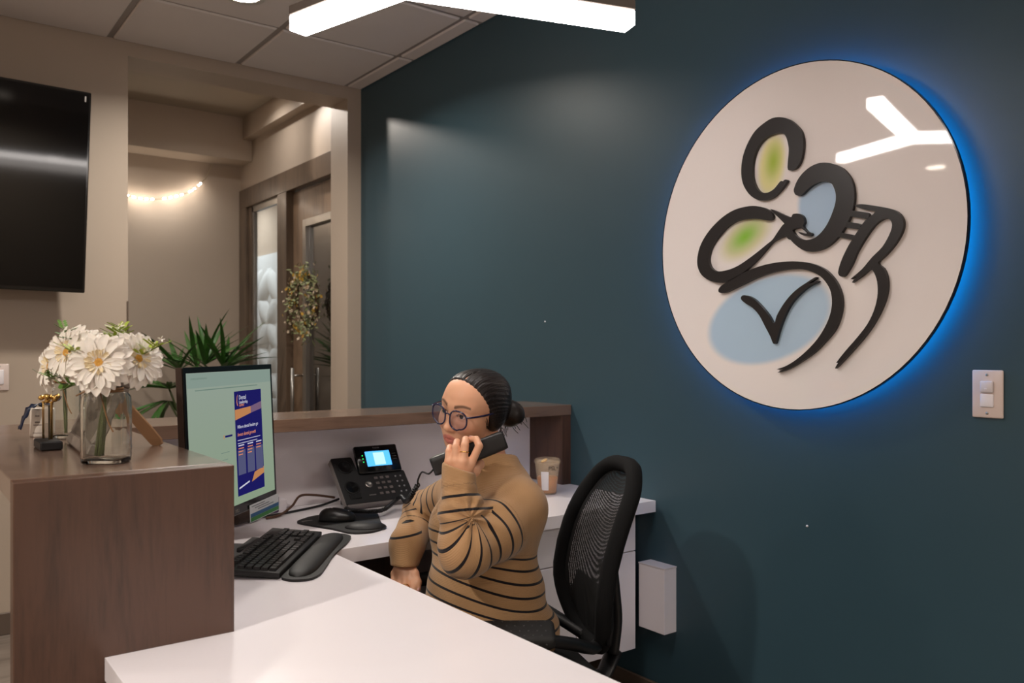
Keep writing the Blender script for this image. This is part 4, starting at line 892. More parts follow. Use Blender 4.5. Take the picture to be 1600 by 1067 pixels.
for mi_, (mat, cnt, nm) in enumerate(((m_cr, 110, 'cream_blossom'), (m_ye, 75, 'yellow_blossom'))):
    fl = MB()
    for k in range(5):
        a = k*1.2566; fl.add([(0, 0, 0), (-.004, .009*math.cos(a-.45), .009*math.sin(a-.45)), (-.003, .015*math.cos(a), .015*math.sin(a)), (-.004, .009*math.cos(a+.45), .009*math.sin(a+.45))], [(0, 1, 2, 3)], True)
    fm = fl.mesh(nm, mat)
    for k in range(cnt):
        p = ringpt(1.05); p.x -= .015; s_ = random.uniform(.6, 1.15)
        inst(nm, fm, wrh, mat=Matrix.Translation(p) @ Matrix.Rotation(random.uniform(-.6, .6), 4, 'Z') @ Matrix.Rotation(random.uniform(-.6, .6), 4, 'Y') @ Matrix.Diagonal((s_, s_, s_, 1)))
# ================================================================== THE SEATED WOMAN
# Implicit modelling: a body is one smooth blend of tapered limbs and ellipsoids, meshed with surface nets.
A3 = lambda *p: np.array(p, float)
def p_ell(c, r, Rm=None):
    c = A3(*c); r = A3(*r)
    def fn(P):
        q = P-c
        if Rm is not None: q = q @ Rm
        k0 = np.sqrt(((q/r)**2).sum(1))+1e-9; k1 = np.sqrt(((q/(r*r))**2).sum(1))+1e-9
        return k0*(k0-1)/k1
    return fn, c, float(max(r))
def p_cone(a, b, ra, rb):
    a, b = A3(*a), A3(*b); ab = b-a; L2 = (ab*ab).sum()+1e-12
    def fn(P):
        q = P-a; t = np.clip(q @ ab/L2, 0, 1)
        return np.sqrt(((q-t[:, None]*ab)**2).sum(1))-(ra+(rb-ra)*t)
    return fn, (a+b)/2, float(np.sqrt(L2)/2+max(ra, rb))
def p_plane(n_, o):     # negative behind the plane (against n)
    n_ = A3(*n_); n_ = n_/np.linalg.norm(n_); o = A3(*o)
    return (lambda P: (P-o) @ n_), o, 9.
class Fld:
    def __init__(s): s.it = []
    def u(s, p, k=.02): s.it.append(('u', p, k)); return s
    def sub(s, p, k=.005): s.it.append(('s', p, k)); return s
    def cut(s, p, k=.005): s.it.append(('i', p, k)); return s
    def disp(s, fn): s.it.append(('d', (fn, None, 9.), 0)); return s
    def chain(s, pts, rad, k=.01, k0=None):
        for i in range(len(pts)-1): s.u(p_cone(pts[i], pts[i+1], rad[i], rad[i+1]), k if (i or k0 is None) else k0)
        return s
    def __call__(s, P):
        lo, hi = P.min(0), P.max(0); d = np.full(len(P), 1.0)
        for op, (fn, c, r), k in s.it:
            if c is not None and r < 5:
                g = np.maximum(np.maximum(lo-c, c-hi), 0); 
                if np.sqrt((g*g).sum())-r > .08: continue
            e = fn(P)
            if op == 'd': d = d+e; continue
            if op == 's': e = -e
            if op == 'u': h = np.maximum(k-np.abs(d-e), 0)/k if k > 0 else 0; d = np.minimum(d, e)-h*h*k/4
            else: h = np.maximum(k-np.abs(d-e), 0)/k if k > 0 else 0; d = np.maximum(d, e)+h*h*k/4
        return d
def xf(fld, C, Mx, s, rad):     # field in a local frame; columns of Mx are the local axes
    C = A3(*C); Mx = np.array(Mx, float)
    return (lambda P: fld(((P-C) @ Mx)/s)*s), C, rad
def surfnet(fn, lo, hi, h, Bk=8):
    lo, hi = A3(*lo), A3(*hi); bs = Bk*h; nb = np.ceil((hi-lo)/bs).astype(int)
    g = np.stack(np.meshgrid(*[np.arange(x) for x in nb], indexing='ij'), -1).reshape(-1, 3)
    cen = lo+(g+.5)*bs; dc = np.concatenate([fn(cen[i:i+4000]) for i in range(0, len(cen), 4000)])
    g = g[np.abs(dc) < bs*1.25]
    N = (nb*Bk+2).astype(np.int64); key = lambda q: (q[..., 0].astype(np.int64)*N[1]+q[..., 1])*N[2]+q[..., 2]
    o = np.stack(np.meshgrid(*[np.arange(Bk+1)]*3, indexing='ij'), -1).reshape(-1, 3)
    K, V, Q = [], [], []
    E = [((0, 0, 0), (1, 0, 0)), ((0, 1, 0), (1, 1, 0)), ((0, 0, 1), (1, 0, 1)), ((0, 1, 1), (1, 1, 1)), ((0, 0, 0), (0, 1, 0)), ((1, 0, 0), (1, 1, 0)), ((0, 0, 1), (0, 1, 1)), ((1, 0, 1), (1, 1, 1)), ((0, 0, 0), (0, 0, 1)), ((1, 0, 0), (1, 0, 1)), ((0, 1, 0), (0, 1, 1)), ((1, 1, 0), (1, 1, 1))]
    for i0 in range(0, len(g), 24):
        gb = g[i0:i0+24]; idx = gb[:, None, :]*Bk+o[None]; P = lo+idx*h
        d = fn(P.reshape(-1, 3)).reshape(len(gb), Bk+1, Bk+1, Bk+1); s = d < 0
        cs = [s[:, a:a+Bk, b:b+Bk, c:c+Bk] for a in (0, 1) for b in (0, 1) for c in (0, 1)]; cnt = sum(c.astype(np.int8) for c in cs)
        bi, x, y, z = np.nonzero((cnt > 0) & (cnt < 8))
        if not len(bi): continue
        acc = np.zeros((len(bi), 3)); n_ = np.zeros(len(bi))
        for a, b in E:
            da = d[bi, x+a[0], y+a[1], z+a[2]]; db = d[bi, x+b[0], y+b[1], z+b[2]]; m = (da < 0) != (db < 0)
            t = np.where(m, da/np.where(m, da-db, 1), 0); A_, B_ = A3(*a), A3(*b)
            acc += np.where(m[:, None], A_+t[:, None]*(B_-A_), 0); n_ += m
        cell = gb[bi]*Bk+np.stack([x, y, z], 1); K.append(key(cell)); V.append(lo+(cell+acc/n_[:, None])*h)
        for ax in range(3):
            u, v = [(1, 2), (2, 0), (0, 1)][ax]; sl0 = [slice(0, Bk)]*3; sl1 = [slice(0, Bk)]*3; sl1[ax] = slice(1, Bk+1)
            a = s[(slice(None), *sl0)]; b = s[(slice(None), *sl1)]
            bi2, *ijk = np.nonzero(a != b)
            if not len(bi2): continue
            c0 = gb[bi2]*Bk+np.stack(ijk, 1); eu = np.zeros(3, int); eu[u] = 1; ev = np.zeros(3, int); ev[v] = 1
            q = np.stack([key(c0), key(c0-eu), key(c0-eu-ev), key(c0-ev)], 1); fl = ~a[(bi2, *ijk)]
            q[fl] = q[fl][:, ::-1]; Q.append(q)
    K = np.concatenate(K); V = np.concatenate(V); Q = np.concatenate(Q); od = np.argsort(K); K = K[od]; V = V[od]
    ix = np.clip(np.searchsorted(K, Q), 0, len(K)-1); ok = (K[ix] == Q).all(1)
    return V, ix[ok]
def np_obj(name, V, F, mats, parent, smooth_it=0):
    if smooth_it:
        for _ in range(smooth_it):
            acc = np.zeros_like(V); cn = np.zeros(len(V))
            for a, b in ((0, 1), (1, 2), (2, 3), (3, 0)):
                np.add.at(acc, F[:, a], V[F[:, b]]); np.add.at(cn, F[:, a], 1); np.add.at(acc, F[:, b], V[F[:, a]]); np.add.at(cn, F[:, b], 1)
            V = V*.5+.5*acc/np.maximum(cn, 1)[:, None]
    me = bpy.data.meshes.new(name); me.from_pydata(V.tolist(), [], F.tolist()); 
    for m in (mats if isinstance(mats, list) else [mats]): me.materials.append(m)
    me.polygons.foreach_set('use_smooth', [True]*len(me.polygons)); me.update()
    o = bpy.data.objects.new(name, me); COL.objects.link(o); o.parent = parent; return o, V

# person frame: x to the picture right, y away, z up; origin on the floor under the seat
OX, OY = -.04, 2.2
def wpt(R, F): return (F*SN+R*CS, F*CS-R*SN)
pw = thing('person', 'woman in tan striped sweater and glasses seated at the desk holding a phone handset', 'person', (*wpt(OX, OY), 0), -TH)
def L_(R, F, Z): return (R-OX, F-OY, Z)
def sub3(a, b): return tuple(x-y for x, y in zip(a, b))
ft = A3(-.88, -.475, 0); lt = A3(.475, -.88, 0); TRm = np.stack([lt, ft, A3(0, 0, 1)], 1)
# --- head frame
yaw, pit, rol = math.radians(39), math.radians(8), math.radians(13)
f0 = A3(-math.sin(yaw), -math.cos(yaw), 0); l0 = A3(math.cos(yaw), -math.sin(yaw), 0); u0 = A3(0, 0, 1)
f1_, u1 = f0*math.cos(pit)-u0*math.sin(pit), u0*math.cos(pit)+f0*math.sin(pit)
HL = l0*math.cos(rol)-u1*math.sin(rol); HU = u1*math.cos(rol)+l0*math.sin(rol); HF = f1_
HM = np.stack([HL, HF, HU], 1); HS = .945
HC = A3(*L_(-.156, 2.076, 1.1326))-HF*.098*HS
hp = lambda x, y, z: HC+(HL*x+HF*y+HU*z)*HS      # head local -> person frame
hd_ = Fld()
hd_.u(p_ell((0, -.020, .027), (.0725, .092, .068)), .01)
hd_.u(p_ell((0, .024, .036), (.058, .056, .050)), .03)
hd_.u(p_ell((0, .022, .0), (.0645, .066, .072)), .03)
hd_.u(p_ell((0, .030, -.048), (.056, .052, .050)), .03)
hd_.u(p_ell((0, .034, -.080), (.042, .046, .030)), .03)
hd_.u(p_ell((0, .070, -.100), (.017, .013, .013)), .03)
for s_ in (1, -1):
    hd_.u(p_ell((s_*.036, .050, -.036), (.026, .030, .026)), .03)
    hd_.u(p_cone((s_*.044, .062, .018), (s_*.012, .081, .016), .006, .006), .02)
    hd_.sub(p_ell((s_*.031, .100, -.002), (.020, .016, .013)), .014)
    hd_.u(p_ell((s_*.031, .0735, -.004), (.0165, .0130, .0125)), .006)
hd_.u(p_cone((0, .0815, .004), (0, .0985, -.036), .0065, .0095), .014)
hd_.u(p_ell((0, .1015, -.039), (.0105, .0095, .0090)), .006)
for s_ in (1, -1):
    hd_.u(p_ell((s_*.0125, .0915, -.0425), (.0080, .0095, .0070)), .006)
    hd_.sub(p_ell((s_*.0065, .098, -.0485), (.0034, .0045, .0025)), .003)
hd_.u(p_ell((0, .070, -.070), (.028, .020, .022)), .02)
for s_ in (1, -1):
    hd_.u(p_cone((s_*.0205, .0775, -.0715), (s_*.004, .0900, -.0670), .0028, .0050), .004)
    hd_.u(p_cone((s_*.0190, .0775, -.0745), (s_*.003, .0885, -.0785), .0028, .0060), .004)
    hd_.sub(p_cone((s_*.022, .083, -.0730), (0, .0965, -.0727), .0011, .0013), .002)
    hd_.sub(p_ell((s_*.031, .0905, -.0045), (.0130, .014, .0052)), .002)
    hd_.u(p_ell((s_*.0735, -.010, -.008), (.009, .017, .029)), .006)
    hd_.sub(p_ell((s_*.083, -.008, -.005), (.006, .008, .014)), .004)
# --- body (skin): one continuous surface
bd = Fld()
bd.u(xf(hd_, HC, HM, HS, .165), .001)
NB = A3(*L_(-.050, 2.205, .945))
bd.u(p_cone(hp(0, -.022, -.060), NB, .047, .055), .02)
bd.u(p_ell(L_(-.055, 2.2, .86), (.150, .085, .09), TRm), .04)
bd.u(p_ell(L_(-.06, 2.2, .72), (.135, .095, .16), TRm), .05)
bd.u(p_ell(L_(-.045, 2.2, .575), (.15, .12, .10), TRm), .05)
LSH, LEL, LWR = L_(.020, 2.085, .896), L_(-.108, 1.945, .824), L_(-.126, 1.985, .965)
RSH, REL, RWR = L_(-.130, 2.33, .895), L_(-.262, 2.47, .812), L_(-.293, 2.305, .722)
bd.chain([LSH, LEL, LWR], [.045, .036, .024], .02); bd.chain([RSH, REL, RWR], [.045, .036, .024], .02)
# left hand wrapped round the handset
MC = dict(i=L_(-.0975, 1.985, 1.020), m=L_(-.1145, 1.977, 1.026), r=L_(-.1335, 1.981, 1.027), p=L_(-.1500, 1.990, 1.024))
FG = dict(i=[L_(-.0780, 1.986, 1.0620), L_(-.0850, 2.000, 1.0765), L_(-.0985, 2.014, 1.0765)],
          m=[L_(-.1120, 1.985, 1.0640), L_(-.1115, 2.010, 1.0750), L_(-.1120, 2.033, 1.0660)],
          r=[L_(-.1335, 1.987, 1.0590), L_(-.1325, 2.011, 1.0690), L_(-.1325, 2.034, 1.0600)],
          p=[L_(-.1510, 1.994, 1.0490), L_(-.1500, 2.012, 1.0560), L_(-.1490, 2.032, 1.0500)])
for k_, r0 in (('i', .0092), ('m', .0096), ('r', .0092), ('p', .0082)):
    bd.u(p_cone(LWR, MC[k_], .016, .0108), .012)
    bd.u(p_cone(MC[k_], FG[k_][0], .0102, r0), .004)
    bd.u(p_cone(FG[k_][0], FG[k_][1], r0, r0*.9), .002); bd.u(p_cone(FG[k_][1], FG[k_][2], r0*.9, r0*.74), .002)
bd.chain([L_(-.115, 1.985, .985), L_(-.088, 2.005, 1.0), L_(-.078, 2.030, 1.012), L_(-.085, 2.045, 1.028)], [.014, .0115, .0105, .008], .006)
# right hand hanging by the lap
DZ = -.012
RM = dict(p=L_(-.321, 2.288, .690+DZ), r=L_(-.307, 2.276, .683+DZ), m=L_(-.290, 2.268, .680+DZ), i=L_(-.272, 2.270, .684+DZ))
RF = dict(p=[L_(-.322, 2.268, .664), L_(-.318, 2.258, .648), L_(-.313, 2.256, .634)], r=[L_(-.306, 2.250, .650), L_(-.301, 2.242, .630), L_(-.297, 2.244, .614)],
          m=[L_(-.286, 2.240, .646), L_(-.281, 2.232, .624), L_(-.277, 2.236, .607)], i=[L_(-.265, 2.246, .650), L_(-.259, 2.238, .630), L_(-.256, 2.240, .614)])
for k_, r0 in (('i', .0088), ('m', .0092), ('r', .0088), ('p', .0076)):
    bd.u(p_cone(RWR, RM[k_], .017, .0112), .012)
    bd.u(p_cone(RM[k_], RF[k_][0], .0102, r0), .004); bd.u(p_cone(RF[k_][0], RF[k_][1], r0, r0*.9), .002); bd.u(p_cone(RF[k_][1], RF[k_][2], r0*.9, r0*.74), .002)
bd.chain([L_(-.280, 2.292, .705), L_(-.2640, 2.272, .682), L_(-.2545, 2.258, .663), L_(-.2530, 2.250, .645)], [.013, .0110, .0098, .0075], .006)
# legs, under the desk
HIPL, HIPR = L_(.010, 2.125, .565), L_(-.085, 2.285, .565)
KNL, KNR = tuple(A3(*HIPL)+ft*.40+A3(0, 0, -.01)), tuple(A3(*HIPR)+ft*.40+A3(0, 0, -.01))
ANL, ANR = (KNL[0]+.03, KNL[1], .09), (KNR[0]+.03, KNR[1], .09)
for h_, k_, a_ in ((HIPL, KNL, ANL), (HIPR, KNR, ANR)):
    bd.chain([h_, k_, a_], [.07, .05, .032], .03); bd.u(p_cone((a_[0], a_[1], .045), (a_[0]+ft[0]*.15, a_[1]+ft[1]*.15, .035), .033, .025), .02)
Vb, Fb = surfnet(bd, (-.62, -.60, -.01), (.30, .42, 1.30), .0019)
m_skin, n, l, bs = newmat('skin')
at = n.new('ShaderNodeAttribute'); at.attribute_name = 'tint'; l.new(at.outputs['Color'], bs.inputs['Base Color'])
bs.inputs['Roughness'].default_value = .42; bs.inputs['Specular IOR Level'].default_value = .4
bs.inputs['Subsurface Weight'].default_value = .12; bs.inputs['Subsurface Radius'].default_value = (.012, .005, .003); bs.inputs['Subsurface Scale'].default_value = .5
body, Vb = np_obj('body', Vb, Fb, m_skin, pw, 1)
# own colours of the skin: lips, brows, blush, nails
hl = ((Vb-HC) @ HM)/HS
colr = np.tile(A3(*lin((230, 174, 140))), (len(Vb), 1))
def paint(w, c): 
    global colr
    colr = colr*(1-w[:, None])+A3(*lin(c))*w[:, None]
sst = lambda e0, e1, x: (lambda t: t*t*(3-2*t))(np.clip((x-e0)/(e1-e0), 0, 1))
x_, y_, z_ = hl[:, 0], hl[:, 1], hl[:, 2]; front = sst(.04, .06, y_)
for s_ in (1, -1): paint(.35*front*np.exp(-(((x_-s_*.04)/.018)**2+((z_+.036)/.016)**2)), (206, 128, 108))
paint(front*np.clip(1.25-np.sqrt((x_/.0235)**2+((z_+.0728)/(.0115-.13*np.abs(x_)))**2), 0, .25)*4*.85, (194, 104, 96))
for s_ in (1, -1):
    t = (x_*s_-.014)/.036; bz = .0195+.007*np.sin(np.clip(t, 0, 1)*math.pi*.75)-.003*t
    w = front*(t > -.05)*(t < 1.05)*np.exp(-((z_-bz)/(.0048-.0018*np.clip(t, 0, 1)))**4); paint(.8*w, (52, 36, 30))
    d_ = np.sqrt(((x_-s_*.031)/.0135)**2+((z_+.0040)/.0052)**2); paint(front*sst(.85, 1.0, d_)*(1-sst(1.05, 1.3, d_))*np.where(z_ > -.004, 1., .35)*(y_ > .07), (36, 26, 24))
me = body.data; ca_ = me.attributes.new('tint', 'FLOAT_COLOR', 'POINT'); ca_.data.foreach_set('color', np.c_[colr, np.ones(len(colr))].astype(np.float32).ravel())
# eyes
m_eye = M('eye_white', (226, 216, 210), .2); m_iris = M('iris_brown', (40, 26, 20), .15)
HR = Matrix(((HL[0], HF[0], HU[0]), (HL[1], HF[1], HU[1]), (HL[2], HF[2], HU[2]))).to_4x4()
for s_ in (1, -1):
    T = Matrix.Translation(hp(s_*.031, .0745, -.004)) @ HR @ Matrix.Rotation(math.radians(-90), 4, 'X') @ Matrix.Scale(HS, 4)     # lathe z -> head forward
    prof = lambda a0, a1, r, N=10: [(r*math.sin(a0+(a1-a0)*i/N), r*math.cos(a0+(a1-a0)*i/N)) for i in range(N+1)]
    ey = MB().lathe(prof(.56, math.pi, .0118)[::-1], 20, T=T).build('eye', m_eye, pw)
    T2 = T @ Matrix.Rotation(math.radians(8), 4, 'X')
    MB().lathe(prof(0, .62, .0119)[::-1], 20, T=T2).build('iris', m_iris, ey)
# --- hair
hr = Fld(); BUN = (.036, -.118, -.034)
hr.u(p_ell((0, -.022, .028), (.0785, .0965, .0715)), .01)
hr.u(p_ell((0, .020, .036), (.0645, .062, .0560)), .03)
hr.u(p_ell((0, -.060, -.020), (.062, .052, .062)), .03)
for s_ in (1, -1): hr.u(p_ell((s_*.064, -.016, -.012), (.021, .038, .044)), .02)
hr.cut((lambda P: .88*(P[:, 1]-.020-np.where(P[:, 2] > 0, .46*np.minimum(P[:, 2], .12), .25*P[:, 2])), None, 9.), .010)
hr.cut((lambda P: -P[:, 2]-.085+.35*np.maximum(P[:, 1]+.05, 0), None, 9.), .015)
def strands(P):
    q = P-A3(*BUN); a = np.arctan2(q[:, 0], q[:, 2]+.0); rr = np.sqrt(q[:, 0]**2+q[:, 2]**2)
    return (.00045*np.sin(a*58+3*np.sin(P[:, 1]*40))+.0004*np.sin(a*131+1.7))*np.clip(rr/.04, 0, 1)
hr.disp(strands)
hr.sub(p_cone((.004, .070, .084), (.006, .0, .1005), .0024, .0012), .004)
def swirl(P):
    q = P-A3(*BUN); a = np.arctan2(q[:, 2], q[:, 0]); rr = np.sqrt((q**2).sum(1)); return .0022*np.sin(3*a+rr*260)
bun = Fld(); bun.u(p_ell(BUN, (.043, .034, .040)), .01).u(p_ell((.035, -.130, -.052), (.018, .018, .024)), .008).disp(swirl)
hr.u((bun, A3(*BUN), .06), .010)
Vh, Fh = surfnet(hr, (-.1, -.18, -.12), (.1, .1, .15), .0020)
m_hair, n, l, bs = newmat('hair_black')
tc = n.new('ShaderNodeTexCoord'); mpn = n.new('ShaderNodeMapping'); mpn.inputs['Scale'].default_value = (420, 30, 420); l.new(tc.outputs['Object'], mpn.inputs['Vector'])
nz = n.new('ShaderNodeTexNoise'); nz.inputs['Scale'].default_value = 1; nz.inputs['Detail'].default_value = 2; l.new(mpn.outputs[0], nz.inputs['Vector'])
cr = n.new('ShaderNodeValToRGB'); cr.color_ramp.elements[0].color = rgba((12, 9, 9)); cr.color_ramp.elements[1].color = rgba((38, 28, 25)); l.new(nz.outputs['Fac'], cr.inputs[0]); l.new(cr.outputs[0], bs.inputs['Base Color'])
bp = n.new('ShaderNodeBump'); bp.inputs['Strength'].default_value = .35; bp.inputs['Distance'].default_value = .001; l.new(nz.outputs['Fac'], bp.inputs['Height']); l.new(bp.outputs[0], bs.inputs['Normal'])
bs.inputs['Roughness'].default_value = .42; bs.inputs['Specular IOR Level'].default_value = .4
Vh = HC+(Vh[:, :1]*HL+Vh[:, 1:2]*HF+Vh[:, 2:]*HU)*HS
hair, _ = np_obj('hair', Vh, Fh, m_hair, pw)
ws = MB()
for k in range(34):       # loose strands at bun, nape and temple
    if k < 18: b0 = A3(*BUN)+rng.normal(0, .016, 3); e = b0+A3(rng.normal(.006, .014), -.018-rng.rand()*.012, -.022-rng.rand()*.022)
    elif k < 26: b0 = A3(.045+rng.rand()*.02, -.05-rng.rand()*.03, -.055); e = b0+A3(rng.normal(0, .008), -.004, -.028-rng.rand()*.015)
    else: b0 = A3(.066, .022+rng.rand()*.012, .02-rng.rand()*.03); e = b0+A3(.003, -.012, -.035)
    mid = (b0+e)/2+rng.normal(0, .004, 3); ws.tube(spline([hp(*b0), hp(*mid), hp(*e)], 5), [.0009]*10+[.0003], 4)
ws.build('loose_strands', m_hair, hair)['kind'] = 'stuff'
# --- glasses
m_fr2 = M('navy_frame', (24, 24, 62), .22, coat=.4); m_lens = GLASS('spectacle_lens', (.93, .92, 1.0), .10, .02, .06)
gl = thing('glasses', '', ''); del gl['label']; del gl['category']; gl.parent = pw
gl.name = 'glasses'
for s_ in (1, -1):
    ring = []
    for k in range(36):
        a = 2*math.pi*k/36; c_, sn_ = math.cos(a), math.sin(a)
        xx = s_*(.0345+.0265*math.copysign(abs(c_)**.85, c_)); zz = -.0085+.0245*math.copysign(abs(sn_)**.85, sn_)-(.003 if c_*1 < 0 and sn_ < 0 else 0)
        ring.append(hp(xx, .1035-.10*max(0, abs(xx)-.012)**1.0*.9*.4-.18*max(0, abs(xx)-.03), zz))
    MB().tube(ring, .0021, 8, True).build('rim', m_fr2, gl)
    cen = np.mean(ring, 0); MB().add([cen]+ring, [(0, i+1, (i+1) % 36+1) for i in range(36)], True).build('lens', m_lens, gl)
    MB().tube([hp(*p) for p in spline([(s_*.059, .0975, .004), (s_*.068, .088, .005), (s_*.075, .05, .004), (s_*.079, .005, .003), (s_*.077, -.02, -.010), (s_*.075, -.03, -.03)], 6)], .0016, 6, flat=(1.6, 1)).build('temple', m_fr2, gl)
MB().tube([hp(*p) for p in spline([(-.0085, .1015, -.002), (0, .1045, .002), (.0085, .1015, -.002)], 5)], .0018, 8).build('bridge', m_fr2, gl)
# --- finger rings
def band(c, ax, r, nm='finger_ring'):
    ax = Vector(ax).normalized(); u = ax.orthogonal().normalized(); v = ax.cross(u)
    MB().tube([Vector(c)+u*r*math.cos(a)+v*r*math.sin(a) for a in [2*math.pi*k/24 for k in range(24)]], .0013, 6, True).build(nm, m_gold, pw)
band((A3(*MC['m'])*.42+A3(*FG['m'][0])*.58), A3(*FG['m'][0])-A3(*MC['m']), .0105)
band((A3(*RM['m'])*.35+A3(*RF['m'][0])*.65), A3(*RF['m'][0])-A3(*RM['m']), .0103)
# nails
for tip, pre, up_ in ((FG['i'][2], FG['i'][1], (0, -.3, 1)), (L_(-.253, 2.249, .646), L_(-.2545, 2.258, .663), (.2, -1, 0))):
    d_ = (A3(*tip)-A3(*pre)); d_ /= np.linalg.norm(d_); up_ = A3(*up_); up_ -= d_*(up_ @ d_); up_ /= np.linalg.norm(up_); s2 = np.cross(d_, up_)
    MB().lathe([(0, .0012), (.0040, .0008), (.0046, 0)], 12, T=frame(A3(*tip)+up_*.0062, d_*1.3, s2*.9, up_)).build('nail', M('nail_pink', (226, 172, 164), .25), pw)
# --- sweater
sw = Fld()
sw.u(p_ell(L_(-.055, 2.2, .845), (.178, .118, .135), TRm), .03)
sw.u(p_ell(L_(-.050, 2.205, .915), (.150, .078, .066), TRm), .05)
sw.u(p_cone(L_(-.045, 2.20, .93), L_(-.050, 2.195, .985), .085, .066), .05)
for s_ in (1, -1): sw.u(p_ell(tuple(A3(*L_(-.055, 2.2, .815))+ft*.075+lt*.075*s_), (.074, .065, .078), TRm), .04)
sw.u(p_ell(L_(-.070, 2.19, .655), (.180, .150, .15), TRm), .06)
sw.u(p_ell(L_(-.045, 2.195, .560), (.192, .165, .085), TRm), .05)
Lc0 = tuple(A3(*LWR)+(A3(*LWR)-A3(*LEL))/np.linalg.norm(A3(*LWR)-A3(*LEL))*.045)
Lc0 = L_(-.129, 1.990, 1.012); Rc0 = L_(-.295, 2.288, .700)
sw.chain([LSH, tuple((A3(*LSH)+A3(*LEL))/2+A3(.0, -.0, -.004)), LEL], [.068, .068, .060], .03, .045)
LM = tuple(A3(*LEL)*.45+A3(*LWR)*.55)
sw.chain([LEL, LM, Lc0], [.060, .050, .0375], .025)
sw.chain([RSH, REL, L_(-.290, 2.315, .752), Rc0], [.066, .058, .047, .0385], .02, .04)
def folds(P):
    q = P-A3(*L_(-.095, 1.93, .905)); r2 = (q**2).sum(1); a = np.arctan2(q[:, 2], q[:, 0])
    g1 = np.exp(-r2/.010)*np.clip(np.sqrt(r2)/.02, 0, 1)
    d = .0045*g1*np.sin(a*9+np.sqrt(r2)*25)
    q2 = P-A3(*LM); ax_ = A3(*Lc0)-A3(*LEL); ax_ /= np.linalg.norm(ax_); t = q2 @ ax_; r2b = (q2**2).sum(1)-t*t
    d += .0022*np.exp(-r2b/.006)*np.exp(-(t-.03)**2/.002)*np.sin(t*230+P[:, 0]*60)
    q3 = P-A3(*REL); d += .003*np.exp(-(q3**2).sum(1)/.006)*np.sin(P[:, 2]*180+P[:, 0]*90)
    w = np.exp(-((P[:, 2]-.60)/.07)**2); d += .004*w*np.sin(P[:, 2]*75+P[:, 0]*28+P[:, 1]*16)*np.exp(-((P[:, 2]-.60)/.1)**2)
    return d
sw.disp(folds)
# neck opening and cuffs
sw.sub(p_cone(tuple(NB+A3(0, 0, .11)), tuple(NB+A3(0, 0, -.005)), .060, .054), .008)
sw.sub(p_cone(tuple(NB+ft*.03+A3(0, 0, .02)), tuple(NB+ft*.125+A3(0, 0, -.085)), .050, .012), .010)
def cuff(end, ax_, r):
    ax_ = A3(*ax_); ax_ /= np.linalg.norm(ax_); e = A3(*end)
    return e, ax_, r
aL = A3(-.02, .02, 1.0)*1.0; aL = A3(.33, .05, .94); aL /= np.linalg.norm(aL); aR = A3(-.05, -.12, -.99); aR /= np.linalg.norm(aR)
for e, a_, r_ in ((A3(*Lc0), aL, .031), (A3(*Rc0), aR, .0335)):
    sw.cut((lambda P, e=e, a_=a_: np.where(((P-e)**2).sum(1) < .075**2, (P-e) @ a_, -1.), None, 9.), .003)
    sw.sub(p_cone(tuple(e-a_*.022), tuple(e+a_*.05), r_*.85, r_), .004)
sw.cut((lambda P: .505-P[:, 2], None, 9.), .012)
Vs, Fs = surfnet(sw, (-.45, -.45, .45), (.28, .42, 1.08), .0030)
m_knit, n, l, bs = newmat('tan_knit')
at = n.new('ShaderNodeAttribute'); at.attribute_name = 'stripe'
fr_ = n.new('ShaderNodeMath'); fr_.operation = 'FRACT'; l.new(at.outputs['Fac'], fr_.inputs[0])
s1 = n.new('ShaderNodeMath'); s1.operation = 'COMPARE'; s1.inputs[1].default_value = .5; s1.inputs[2].default_value = .095; l.new(fr_.outputs[0], s1.inputs[0])
tc = n.new('ShaderNodeTexCoord'); nz = n.new('ShaderNodeTexNoise'); nz.inputs['Scale'].default_value = 14; l.new(tc.outputs['Object'], nz.inputs['Vector'])
mxa = n.new('ShaderNodeMix'); mxa.data_type = 'RGBA'; mxa.inputs[6].default_value = rgba((166, 127, 88)); mxa.inputs[7].default_value = rgba((186, 147, 106)); l.new(nz.outputs['Fac'], mxa.inputs[0])
mxb = n.new('ShaderNodeMix'); mxb.data_type = 'RGBA'; mxb.inputs[7].default_value = rgba((26, 22, 26)); l.new(mxa.outputs[2], mxb.inputs[6]); l.new(s1.outputs[0], mxb.inputs[0])
l.new(mxb.outputs[2], bs.inputs['Base Color'])
wv_ = n.new('ShaderNodeMath'); wv_.operation = 'SINE'; ml = n.new('ShaderNodeMath'); ml.operation = 'MULTIPLY'; ml.inputs[1].default_value = 2*math.pi*9
at2 = n.new('ShaderNodeAttribute'); at2.attribute_name = 'rib'; l.new(at2.outputs['Fac'], ml.inputs[0]); l.new(ml.outputs[0], wv_.inputs[0])
vo = n.new('ShaderNodeTexVoronoi'); vo.inputs['Scale'].default_value = 330; l.new(tc.outputs['Object'], vo.inputs['Vector'])
ad = n.new('ShaderNodeMath'); ad.operation = 'MULTIPLY_ADD'; ad.inputs[1].default_value = .4; l.new(vo.outputs['Distance'], ad.inputs[0]); l.new(wv_.outputs[0], ad.inputs[2])
bp = n.new('ShaderNodeBump'); bp.inputs['Strength'].default_value = .3; bp.inputs['Distance'].default_value = .0012; l.new(ad.outputs[0], bp.inputs['Height']); l.new(bp.outputs[0], bs.inputs['Normal'])
bs.inputs['Roughness'].default_value = .85; bs.inputs['Sheen Weight'].default_value = .25; bs.inputs['Specular IOR Level'].default_value = .15
swo, Vs = np_obj('sweater', Vs, Fs, m_knit, pw, 1)
